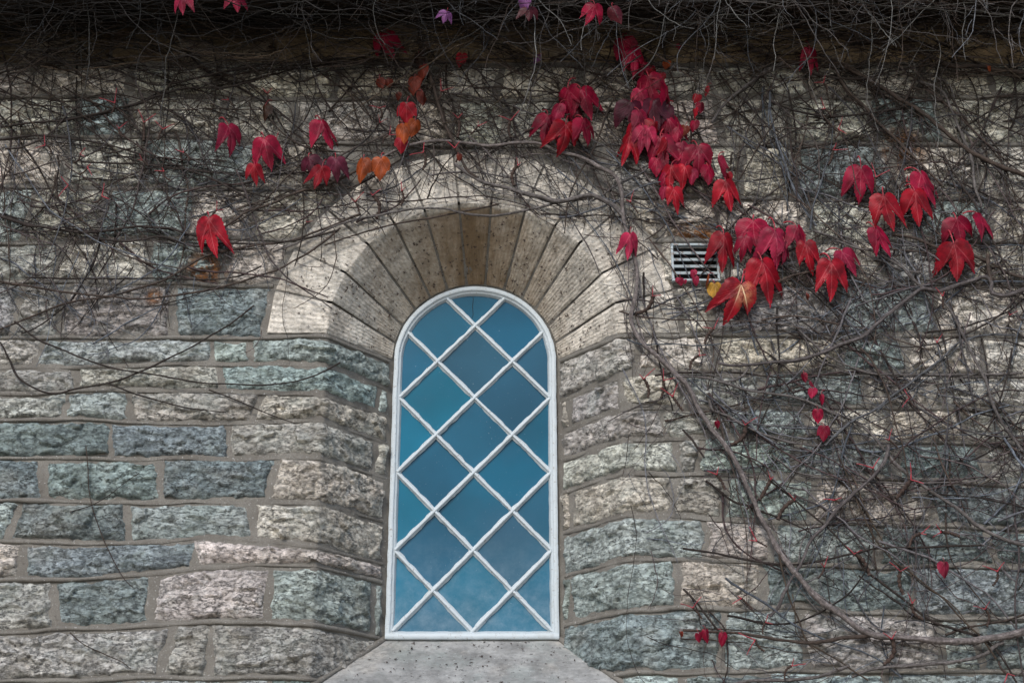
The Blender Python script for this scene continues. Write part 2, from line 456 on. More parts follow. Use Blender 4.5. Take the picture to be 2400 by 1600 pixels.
row('lJ','lK',[-140,118,352,625],'WTBG',-1,small=.06)
row('lK','lL',[-140,385,485],'WWW',-1)
row('lL','lM',[-140,300,620],'TGT',-1)
row('b6','rD',[2540,2310,2130,1975,1680,1500],'UUGCUJ',1)
row('rD','rE',[2540,2210,2030,1785,1600,1455],'UUGJUJ',1,small=.07)
row('rE','rF',[2540,2260,2090,1900,1700,1557],'WUUGJB',1)
row('rF','rG',[2540,2310,2105,1868,1646,1590],'WTGGWJ',1)
row('rG','rH',[2540,2182,1909,1700,1580],'TBGWB',1,small=.075)
row('rH','rI',[2540,2330,2062,1812,1655],'TTGBG',1)
row('rI','rJ',[2540,2146,1790,1592],'TTBG',1,small=.07)
row('rJ','rK',[2540,2300,2215,1890,1697],'TGWGT',1)
row('rK','rL',[2540,2090,1800,1600],'TGTG',1)

# the course that carries the vent: stones either side of it
def vent_row():
    e = lambda x: s_of(x, 'b5', 1)
    for a, b, t in ((2540,2260,'U'),(2260,2080,'W'),(2080,1870,'U'),(1870,1700,'B')):
        stone(e(a), e(b), 'b4', 'b5', 1, t)
    zc = 1558
    stone(e(1556), -(math.sqrt((RE + .014) ** 2 - .45 ** 2) - RA), 'b4', 'b5', 1, 'C', 's')
vent_row()

# ---- mortar: flat sheet with the arch cut out, splayed jamb sheets, splayed arch sheet
def mortar_sheets():
    gx = np.arange(-3.6, 3.6, .02); gz = np.concatenate([np.arange(0, 2.9, .15), np.arange(2.9, 6.45, .02)])
    Xg, Zg = np.meshgrid(gx, gz, indexing='ij')
    P = np.stack([Xg * 6, Zg * 6, 0 * Xg], -1)
    Y = .006 - .006 * fbm(P, 3, 61)
    V = np.stack([Xg, Y, Zg], -1).reshape(-1, 3); Fq = grid_faces(len(gx), len(gz))
    c = V[Fq].mean(1); rr = np.hypot(c[:, 0] - X0, np.maximum(c[:, 2] - ZS, 0))
    keep = ~((rr < RA + .03) & (c[:, 2] > 2.35))
    adopt(place('mortar', V, Fq[keep], MAT_MORTAR), BUILD)
    for side in (-1, 1):
        s = np.arange(-.05, SPL + .03, .012); z = np.arange(2.3, ZS + .03, .012)
        S, Z = np.meshgrid(s, z, indexing='ij')
        h = .004 * fbm(np.stack([S * 14, Z * 14, 0 * S + side], -1), 3, 62) - .004
        Fq = grid_faces(len(s), len(z)); Fq = Fq if side < 0 else Fq[:, ::-1]
        adopt(place('mortar', surf(S, Z, h, side).reshape(-1, 3), Fq, MAT_MORTAR), BUILD)
    t = np.linspace(-.02, math.pi + .02, 120); k = np.linspace(0, 1, 30)
    T, K = np.meshgrid(t, k, indexing='ij'); r = RA + .01 + (RI - RA - .012) * K; y = .012 + DEP * 1.01 * K
    r = r + .004 * fbm(np.stack([T * 8, K * 8, 0 * T], -1), 3, 63)
    V = np.stack([X0 - r * np.cos(T), y, ZS + r * np.sin(T)], -1)
    adopt(place('mortar', V.reshape(-1, 3), grid_faces(len(t), len(k)), MAT_MORTAR), BUILD)
mortar_sheets()

# ---- raised ribbon of pointing along every bed
def bead(k, sides, mid=False):
    s_all = []
    for side in sides:
        if side == 0: s = np.arange(BED[k][0].min() + .03, BED[k][0].max() - .03, .014); X = s; 
        else:
            far = BED[k][0].min() if side < 0 else BED[k][0].max()
            s = np.arange(RA - side * (far - X0), SEND - .012, .014); X = X0 + side * (RA - np.minimum(s, 0))
            if k in ('b3', 'b4', 'b5'):
                z = bedz(k, X); lim = RA - np.sqrt(np.maximum(RE ** 2 - (z - ZS) ** 2, 0)); keep = s < lim - .015; s = s[keep]; X = X[keep]
        z = bedz(k, X)
        a = np.linspace(0, math.pi, 7)
        j = np.stack([s * 7, s * 0 + ord(k[1]), s * 0 + side], -1)
        rad = .0095 * (1 + .35 * fbm(j, 3, 71)); zz = z - .001 + .004 * fbm(j * .8, 3, 72)
        fade = np.clip(.55 + 1.3 * vn(j * .25, 73), 0, 1)         # worn away here and there
        S = np.repeat(s[:, None], 7, 1); Z = zz[:, None] + np.cos(a)[None] * rad[:, None]
        Hh = -.003 + np.sin(a)[None] * (rad * fade)[:, None] * 1.15 + .0014 * fbm(np.stack([S * 60, Z * 60, 0 * S], -1), 2, 74)
        V = np.stack([S, -Hh, Z], -1) if side == 0 else surf(S, Z, Hh, side)
        Fq = grid_faces(len(s), 7); Fq = Fq[:, ::-1] if side <= 0 else Fq
        adopt(place('pointing', V.reshape(-1, 3), Fq, MAT_MORTAR), BUILD)
for k in ('b1', 'b2'): bead(k, (0,))
for k in ('b3', 'b4', 'b5', 'b6'): bead(k, (-1, 1))
for k in bd:
    if k[0] == 'l' and k != 'lM': bead(k, (-1,))
    if k[0] == 'r' and k != 'rL': bead(k, (1,))

# ---- arch stones: each has a flat face and a splayed, tooled soffit
NV = 13
vang = np.linspace(0, math.pi, NV + 1); vang[1:-1] += rng.normal(0, .012, NV - 1)
VT = ['C','C','C','C','W','W','K','W','W','C','C','C','C']
TONE['K'] = (.17, .115, .062, .0); TONE['C'] = (.70, .63, .53, .2); 
VCOL = [(.60,.55,.48)] * NV
VCOL_ = [(.48,.44,.39),(.48,.44,.39),(.45,.41,.355),(.42,.375,.32),(.39,.335,.275),(.36,.30,.235),(.235,.165,.095),(.34,.27,.19),(.36,.30,.235),(.40,.35,.295),(.45,.40,.345),(.47,.425,.37),(.47,.43,.38)]
for i in range(NV):
    a0, a1 = vang[i], vang[i + 1]; gp = .0055
    path = [(RE - .004, .03), (RE - .004, .004)] + [(r, -.002) for r in np.linspace(RE - .006, RA + .006, 26)] + [(RA + .0018, -.0015), (RA, .0008)] + \
           [(RA + (RI - RA) * t, DEP * t) for t in np.linspace(.008, .985, 44)]
    path = np.array(path); pl = np.concatenate([[0], np.cumsum(np.hypot(*np.diff(path, axis=0).T))])
    n, m = len(path), 22
    am = (a0 + a1) / 2
    R = np.repeat(path[:, :1], m, 1); Y = np.repeat(path[:, 1:], m, 1)
    w = np.linspace(-1, 1, m)[None] * np.ones((n, 1)); half = (a1 - a0) / 2 - gp / R
    A = am + w * half
    tt = np.clip((RA - R) / (RA - RI), 0, 1)
    chord = np.cos((a1 - a0) / 2) / np.cos(A - am) * (1 + (1 - np.cos((a1 - a0) / 2)) * .5)
    Rr = R * (chord * (1 - tt) + tt)
    p = np.stack([R * 22 + i * 7, A * 14, Y * 22], -1)
    ed = 1 - np.abs(w); drop = .004 * np.exp(-ed / .07) + .0022 * fbm(p, 3, 81)
    onface = R > RA
    Rr = np.where(onface, Rr + .0015 * fbm(p * 2, 2, 82), Rr + drop); Y = np.where(onface, Y + drop, Y + drop * .7)
    # chipped arris
    ch = np.exp(-np.abs(R - RA) / .005) * np.where((np.abs(Y) < .05), 1, 0) * np.clip(fbm(p * np.array([.1, 1.6, .1]), 3, 83), 0, 1) * .010
    Y = Y + ch
    V = np.stack([X0 - Rr * np.cos(A), Y, ZS + .006 + Rr * np.sin(A)], -1)
    uv = np.stack([(A - am) * .62 + i, np.repeat(pl[:, None], m, 1)], -1)
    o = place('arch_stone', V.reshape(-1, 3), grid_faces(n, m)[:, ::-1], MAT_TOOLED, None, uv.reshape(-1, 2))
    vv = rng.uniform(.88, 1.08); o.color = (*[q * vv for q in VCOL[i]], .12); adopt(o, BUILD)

# ---- sill: sloping slab inside the splay
PS = unp(905, 1500, DEP); ZSILL = float(PS[2])
def sill():
    n, m = 60, 40
    y = np.linspace(DEP + .02, -.06, n); slope = .78
    V = []
    for yy in y:
        z = ZSILL - (DEP - yy) * slope
        hw = RI + (RA - RI) * (DEP - max(yy, 0)) / DEP
        if yy < 0: hw += .02
        V.append([(X0 + hw * t, yy, z) for t in np.linspace(-1, 1, m)])
    V.append([(X0 + (RA + .02) * t, -.06, ZSILL - (DEP + .06) * slope - .14) for t in np.linspace(-1, 1, m)])
    V = np.array(V); V[:-1, :, 2] += .003 * fbm(V[:-1] * 12, 4, 91)
    o = place('sill', V.reshape(-1, 3), grid_faces(n + 1, m)[:, ::-1], MAT_SMOOTH, None, np.stack([V[..., 0] * .6, V[..., 1]], -1).reshape(-1, 2))
    o.color = (.30, .298, .29, .4); adopt(o, BUILD)
    # mortar seam up the two sides of the sill
    for side in (-1, 1):
        t = np.linspace(0, 1, 40); a = np.linspace(0, 2 * math.pi, 7)[:-1]
        c = np.stack([X0 + side * (RI + (RA - RI) * t), DEP * (1 - t) - .004, ZSILL - DEP * t * slope + .006], -1)
        r = .014 * (1 + .3 * fbm(c * 20, 3, 92))
        V = c[:, None] + np.stack([np.cos(a)[None] * r[:, None], 0 * r[:, None] * a[None], np.sin(a)[None] * r[:, None]], -1)
        i = np.arange(39)[:, None] * 6 + np.arange(6)[None]; j = np.arange(39)[:, None] * 6 + (np.arange(6)[None] + 1) % 6
        adopt(place('pointing', V.reshape(-1, 3), np.stack([i, j, j + 6, i + 6], -1).reshape(-1, 4), MAT_MORTAR), BUILD)
sill()

# ---- window: white arched frame, diamond lattice of bars, panes coloured as reflected blue sky
WIN = empty('window', (X0, DEP, ZSILL), parent=None); WIN['label'] = 'round-headed window with white diamond lattice and panes coloured as reflected blue sky'
adopt(WIN, BUILD)
class WinParent: pass
def wadopt(o): o.parent = WIN; o.location = Vector(o.location) - Vector((X0, DEP, ZSILL)); return o
RO, RG = .398, .359                       # frame outer and glass half-width
ZB = ZSILL + .006                         # frame underside
def arch_outline(r, zb, n=72):
    a = np.linspace(0, math.pi, n)
    pts = [(-r, zb)] + [(-r, z) for z in np.linspace(zb + .02, ZS - .02, 40)] + list(zip(-r * np.cos(a), ZS + r * np.sin(a))) + \
          [(r, z) for z in np.linspace(ZS - .02, zb + .02, 40)] + [(r, zb)]
    return np.array(pts)
def frame():
    # profile from the outside edge to the glass: (half-width, y)
    prof = [(RO, DEP + .03), (RO, DEP - .0135), (RO - .001, DEP - .015), (RO - .020, DEP - .015), (RO - .0212, DEP - .0142), (RO - .0225, DEP - .006), (RO - .0235, DEP - .005), (RO - .0325, DEP - .003), (RO - .0335, DEP - .002), (RO - .0345, DEP + .004), (RG - .002, DEP + .012), (RG - .002, DEP + .02)]
    rows = []
    for q, (r, y) in enumerate(prof):
        o = arch_outline(r, ZB); rows.append(np.stack([X0 + o[:, 0], np.full(len(o), y), o[:, 1]], -1))
    V = np.array(rows); wv = fbm(V * np.array([9, 0, 9.]), 3, 95); V[1:-1, :, 1] += .0016 * wv[1:-1]; V[..., 0] += .0018 * fbm(V * np.array([30, 0, 30.]), 2, 96)
    n, m = V.shape[:2]
    wadopt(place('frame', V.reshape(-1, 3), grid_faces(n, m), MAT_PAINT))
    pr = [(0, DEP + .03), (0, DEP - .014), (.004, DEP - .019), (.026, DEP - .019), (.030, DEP - .012), (.040, DEP + .004), (.044, DEP + .02)]
    xs = np.linspace(X0 - RO + .002, X0 + RO - .002, 60)
    V = np.array([[(x, y, ZB - .004 + z) for x in xs] for z, y in pr]); V[..., 2] += .0015 * fbm(V * np.array([25, 5, 9.]), 2, 97)
    wadopt(place('bottom_rail', V.reshape(-1, 3), grid_faces(len(pr), 60)[:, ::-1], MAT_PAINT))
frame()
def zpx(y): return float(unp(1110, y, DEP)[2])
ZL0 = zpx(1481) + .004; ZTOPN = zpx(763); BV = (ZTOPN - ZL0) / 8; BH = .184
win_poly = [tuple(p) for p in arch_outline(RG + .004, ZB + .036)]
def inside(x, z): return z > ZB + .03 and math.hypot(x, max(z - ZS, 0)) < RG + .002
def clip_poly(sub, clp):
    out = sub
    for i in range(len(clp)):
        a, b = clp[i], clp[(i + 1) % len(clp)]
        def side(p): return (b[0] - a[0]) * (p[1] - a[1]) - (b[1] - a[1]) * (p[0] - a[0])
        inp, out = out, []
        for j in range(len(inp)):
            p, q = inp[j], inp[(j + 1) % len(inp)]; sp, sq = side(p), side(q)
            if sp <= 0: out.append(p)
            if (sp < 0 < sq) or (sq < 0 < sp):
                t = sp / (sp - sq); out.append((p[0] + (q[0] - p[0]) * t, p[1] + (q[1] - p[1]) * t))
        if not out: return []
    return out
coarse = [win_poly[0]] + win_poly[41:113:3] + [win_poly[-1]]
PCOL = [(.006,.105,.180),(.010,.090,.155),(.005,.125,.205),(.020,.085,.140),(.007,.100,.170)]  # reflected-sky blues, painted pane by pane
for r in range(-1, 12):
    for cix in (-2, -1, 0, 1, 2):
        if (r + cix) % 2 == 0: continue
        cx, cz = cix * BH, ZL0 + r * BV
        poly = clip_poly([(cx, cz - BV), (cx - BH, cz), (cx, cz + BV), (cx + BH, cz)], coarse)
        if len(poly) < 3: continue
        ar = 0.5 * abs(sum(p[0] * q[1] - q[0] * p[1] for p, q in zip(poly, poly[1:] + poly[:1])))
        if ar < .002: continue
        bm = bmesh.new(); tx, tz = rng.normal(0, .02, 2)
        mx = np.mean([p[0] for p in poly]); mz = np.mean([p[1] for p in poly])
        fr = [bm.verts.new((p[0] - mx, tx * (p[0] - mx) + tz * (p[1] - mz), p[1] - mz)) for p in poly]
        bk = [bm.verts.new((v.co.x, v.co.y + .004, v.co.z)) for v in fr]
        bm.faces.new(fr[::-1]); bm.faces.new(bk)
        for j in range(len(fr)): bm.faces.new((fr[j], fr[(j + 1) % len(fr)], bk[(j + 1) % len(fr)], bk[j]))
        bmesh.ops.recalc_face_normals(bm, faces=bm.faces[:])
        me = bpy.data.meshes.new('pane'); bm.to_mesh(me); bm.free()
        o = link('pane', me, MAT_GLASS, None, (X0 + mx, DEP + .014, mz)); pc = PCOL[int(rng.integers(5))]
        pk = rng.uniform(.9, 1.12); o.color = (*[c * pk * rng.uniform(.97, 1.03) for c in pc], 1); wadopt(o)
# glazing bars: moulded strips with ragged putty edges
def gbar(p, q, lift):
    p = np.array(p); q = np.array(q); L = np.linalg.norm(q - p); d = (q - p) / L; nrm = np.array([-d[1], d[0]])
    n = max(8, int(L / .012)); t = np.linspace(0, 1, n)
    pr = [(-.0155, .0135), (-.0153, .0085), (-.0150, .0080), (-.0076, .0040), (-.0072, .0034), (-.0064, -.0052), (-.0060, -.0058), (.0060, -.0058), (.0064, -.0052), (.0072, .0034), (.0076, .0040), (.0150, .0080), (.0153, .0085), (.0155, .0135)]
    c = p[None] + t[:, None] * (q - p)[None]
    V = np.zeros((n, len(pr), 3))
    j = fbm(np.stack([t * L * 26, t * 0 + p[0] * 9, t * 0 + p[1] * 5], -1), 3, 101); j2 = fbm(np.stack([t * L * 26, t * 0 + p[0] * 9 + 40, t * 0 + p[1] * 5], -1), 3, 102)
    for k, (w, y) in enumerate(pr):
        w = w * .88; ww = w + (np.sign(w) * .0032 * (j if w < 0 else j2) if abs(w) > .01 else 0)
        V[:, k, 0] = X0 + c[:, 0] + nrm[0] * ww; V[:, k, 2] = c[:, 1] + nrm[1] * ww; V[:, k, 1] = DEP + y + lift
    wadopt(place('glazing_bar', V.reshape(-1, 3), grid_faces(n, len(pr)), MAT_PAINT))
for fam, sg in ((0, 1), (1, -1)):
    for k in range(-3, 13):
        # line through (0, ZL0 + 2k*BV) with slope +-BV/BH
        pts = []
        zc = ZL0 + 2 * k * BV
        ts = np.linspace(-.42, .42, 841)
        ins = [t for t in ts if inside(t, zc + sg * t * BV / BH)]
        if len(ins) < 40: continue
        a, b = ins[0] - .006, ins[-1] + .006
        gbar((a, zc + sg * a * BV / BH), (b, zc + sg * b * BV / BH), .0018 * fam)
# hairline crack in the top pane
cz = [zpx(y) for y in (686, 700, 715, 735, 745)]
cr = np.array([(X0 + x, DEP + .0118, z) for x, z in zip((-.018, -.013, -.017, -.013, -.019), cz)])
V = np.concatenate([cr, cr + np.array([.0022, 0, 0])]); wadopt(place('crack', V, np.array([(i, i + 1, i + 6, i + 5) for i in range(4)]), MAT_DARK))
# dark backing behind the frame so that no light passes round the panes
wadopt(boxes('lining', [(X0 - .6, X0 + .6, DEP + .06, DEP + .075, ZSILL - .2, ZS + .6)], MAT_DARK))

# ---- air vent let into the wall
vp0 = unp(1578, 655, -.02); vp1 = unp(1680, 577, -.02)
VENT = empty('air_vent', (float(vp0[0]), 0, float(vp0[2]))); VENT['label'] = 'small rusty louvred metal vent'
adopt(VENT, BUILD)
def vadopt(o): o.parent = VENT; o.location = Vector(o.location) - Vector((float(vp0[0]), 0, float(vp0[2]))); return o
x0, x1, z0, z1 = float(vp0[0]), float(vp1[0]), float(vp0[2]), float(vp1[2])
vadopt(boxes('vent_box', [(x0 + .004, x1 - .004, -.003, .0005, z0 + .004, z1 - .004)], MAT_DARK))
vadopt(boxes('vent_frame', [(x0 - .006, x0 + .005, -.03, -.004, z0, z1), (x1 - .005, x1 + .006, -.03, -.004, z0, z1),
                            (x0 - .0062, x1 + .0062, -.031, -.004, z1, z1 + .011), (x0 - .0062, x1 + .0062, -.031, -.004, z0 - .011, z0)], MAT_VENT, bev=.0015))
for k in range(1, 5):
    z = z0 + (z1 - z0) * k / 5
    bm = bmesh.new()
    bmesh.ops.create_cube(bm, size=1, matrix=Matrix.Translation(((x0 + x1) / 2, -.016, z)) @ Matrix.Rotation(math.radians(12), 4, 'X') @ Matrix.Diagonal((x1 - x0 - .0105, .016, .0125, 1)))
    me = bpy.data.meshes.new('slat'); bm.to_mesh(me); bm.free(); vadopt(link('slat', me, MAT_VENT))
# rough stone surround of the vent
for (a, b, c, d) in ((1556, 1576, 570, 660), (1683, 1697, 570, 660)):
    pa = unp(a, d); pb = unp(b, c); n, m = 8, 30
    A, B = np.meshgrid(np.linspace(pa[0], pb[0], n), np.linspace(pa[2], pb[2], m), indexing='ij')
    e = np.minimum(np.minimum(A - pa[0], pb[0] - A), np.minimum(B - pa[2], pb[2] - B))
    h = -.006 + .022 * (1 - np.exp(-e / .004)) + .003 * fbm(np.stack([A * 40, B * 40, 0 * A], -1), 3, 111)
    o = place('stone', np.stack([A, -h, B], -1).reshape(-1, 3), grid_faces(n, m), MAT_STONE); o.color = TONE['U']; adopt(o, BUILD)

# ---- smooth frieze blocks, soffit and fascia of the eave
fx = [-140, 260, 640, 900, 1230, 1560, 1900, 2240, 2560]
zf0 = float(unp(1200, 147)[2]); zf1 = float(unp(1200, 96)[2])
for a, b in zip(fx[:-1], fx[1:]):
    xa, xb = float(unp(a, 130)[0]), float(unp(b, 130)[0]) - .006
    n, m = int((xb - xa) / .02), 18
    A, B = np.meshgrid(np.linspace(xa, xb, n), np.linspace(0, 1, m), indexing='ij')
    h = .022 + .006 * np.sin(B * 9) + .003 * fbm(np.stack([A * 8, B * 9, 0 * A], -1), 4, 121); h[:, 0] = h[:, -1] = -.01; h[0] = h[-1] = -.01
    Z = zf0 + (zf1 + .35 - zf0) * B
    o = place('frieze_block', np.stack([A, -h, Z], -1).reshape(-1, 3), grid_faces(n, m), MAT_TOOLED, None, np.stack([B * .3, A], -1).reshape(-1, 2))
    dk = float(np.clip(.85 + xa * .2, .35, 1.1)); o.color = (.34 * dk, .255 * dk, .155 * dk, .0); adopt(o, BUILD)  # block colour darkens leftward, painting in the shade under the eave
ZE = float(unp(1200, 60, 0)[2])
adopt(boxes('soffit', [(-4.2, 4.2, -.38, .1, ZE, ZE + .03)], MAT_WOOD), BUILD)
adopt(boxes('fascia', [(-4.2, 4.2, -.42, -.383, ZE - .03, ZE + .24)], MAT_WOOD), BUILD)
adopt(boxes('roof_slab', [(-4.2, 4.2, -.47, 1.2, ZE + .243, ZE + .36)], MAT_WOOD), BUILD)
adopt(boxes('wall_core', [(-3.6, 3.6, .48, .7, 0, ZE - .01), (-3.6, -3.55, .02, .475, 0, ZE - .01), (3.55, 3.6, .02, .475, 0, ZE - .01)], MAT_MORTAR), BUILD)

# ---- ground
gme = mesh_np('ground', [(-600, -600, 0), (600, -600, 0), (600, 600, 0), (-600, 600, 0)], [(0, 1, 2, 3)])
g = link('ground', gme, MAT_GROUND); g['kind'] = 'structure'

# ------------------------------------------------------------------ climbing plants
VL = empty('climbing_vine', tuple(unp(500, 560, -.02)), 'bare tangled climbing vine spread over the wall left of the arch, with few leaves', 'vine', 'climbing vines')
VR = empty('climbing_vine', tuple(unp(1480, 760, -.02)), 'dense climbing vine with one thick bare trunk and most red leaves, right of the window', 'vine', 'climbing vines')
VE = empty('hanging_vine', (0, -.4, ZE), 'dark thicket of bare vine twigs hanging down from the eave', 'vine', 'climbing vines')

def tubes(P, R, sides, col, closed_uv=False):
    """P (N,K,3) centre lines, R (N,K) radii -> V,F,(col,uv)"""
    N, K = P.shape[:2]
    T = np.gradient(P, axis=1); T /= np.linalg.norm(T, axis=-1, keepdims=True) + 1e-9
    nr = np.array([.05, -1, .02]); S = np.cross(T, nr); S /= np.linalg.norm(S, axis=-1, keepdims=True) + 1e-6
    Q = np.cross(S, T)
    a = np.arange(sides) * 2 * math.pi / sides
    V = P[:, :, None] + R[:, :, None, None] * (np.cos(a)[None, None, :, None] * S[:, :, None] + np.sin(a)[None, None, :, None] * Q[:, :, None])
    b = (np.arange(N) * K * sides)[:, None, None] + (np.arange(K - 1) * sides)[None, :, None]
    i = b + np.arange(sides)[None, None]; j = b + ((np.arange(sides) + 1) % sides)[None, None]
    Fq = np.stack([i, j, j + sides, i + sides], -1).reshape(-1, 4)
    L = np.concatenate([np.zeros((N, 1)), np.cumsum(np.linalg.norm(np.diff(P, axis=1), axis=-1), 1)], 1)
    uv = np.stack([np.repeat(np.repeat(np.abs(np.arange(sides) - sides / 2)[None, None] / sides, N, 0), K, 1), np.repeat(L[:, :, None], sides, 2) * 10], -1)
    C = np.repeat(np.repeat(col[:, None, None], K, 1), sides, 2)
    return V.reshape(-1, 3), Fq, C.reshape(-1, 3), uv.reshape(-1, 2)

def smooth_line(pts, step=9):
    pts = np.array(pts, float); n = len(pts)
    t = np.concatenate([[0], np.cumsum(np.hypot(*np.diff(pts, axis=0).T))])
    q = np.arange(0, t[-1], step)
    m = np.gradient(pts, t, axis=0)
    out = []
    i = np.clip(np.searchsorted(t, q, side='right') - 1, 0, n - 2); h = t[i + 1] - t[i]; s = ((q - t[i]) / h)[:, None]; h = h[:, None]
    return (2*s**3-3*s**2+1)*pts[i] + (s**3-2*s**2+s)*h*m[i] + (-2*s**3+3*s**2)*pts[i+1] + (s**3-s**2)*h*m[i+1]

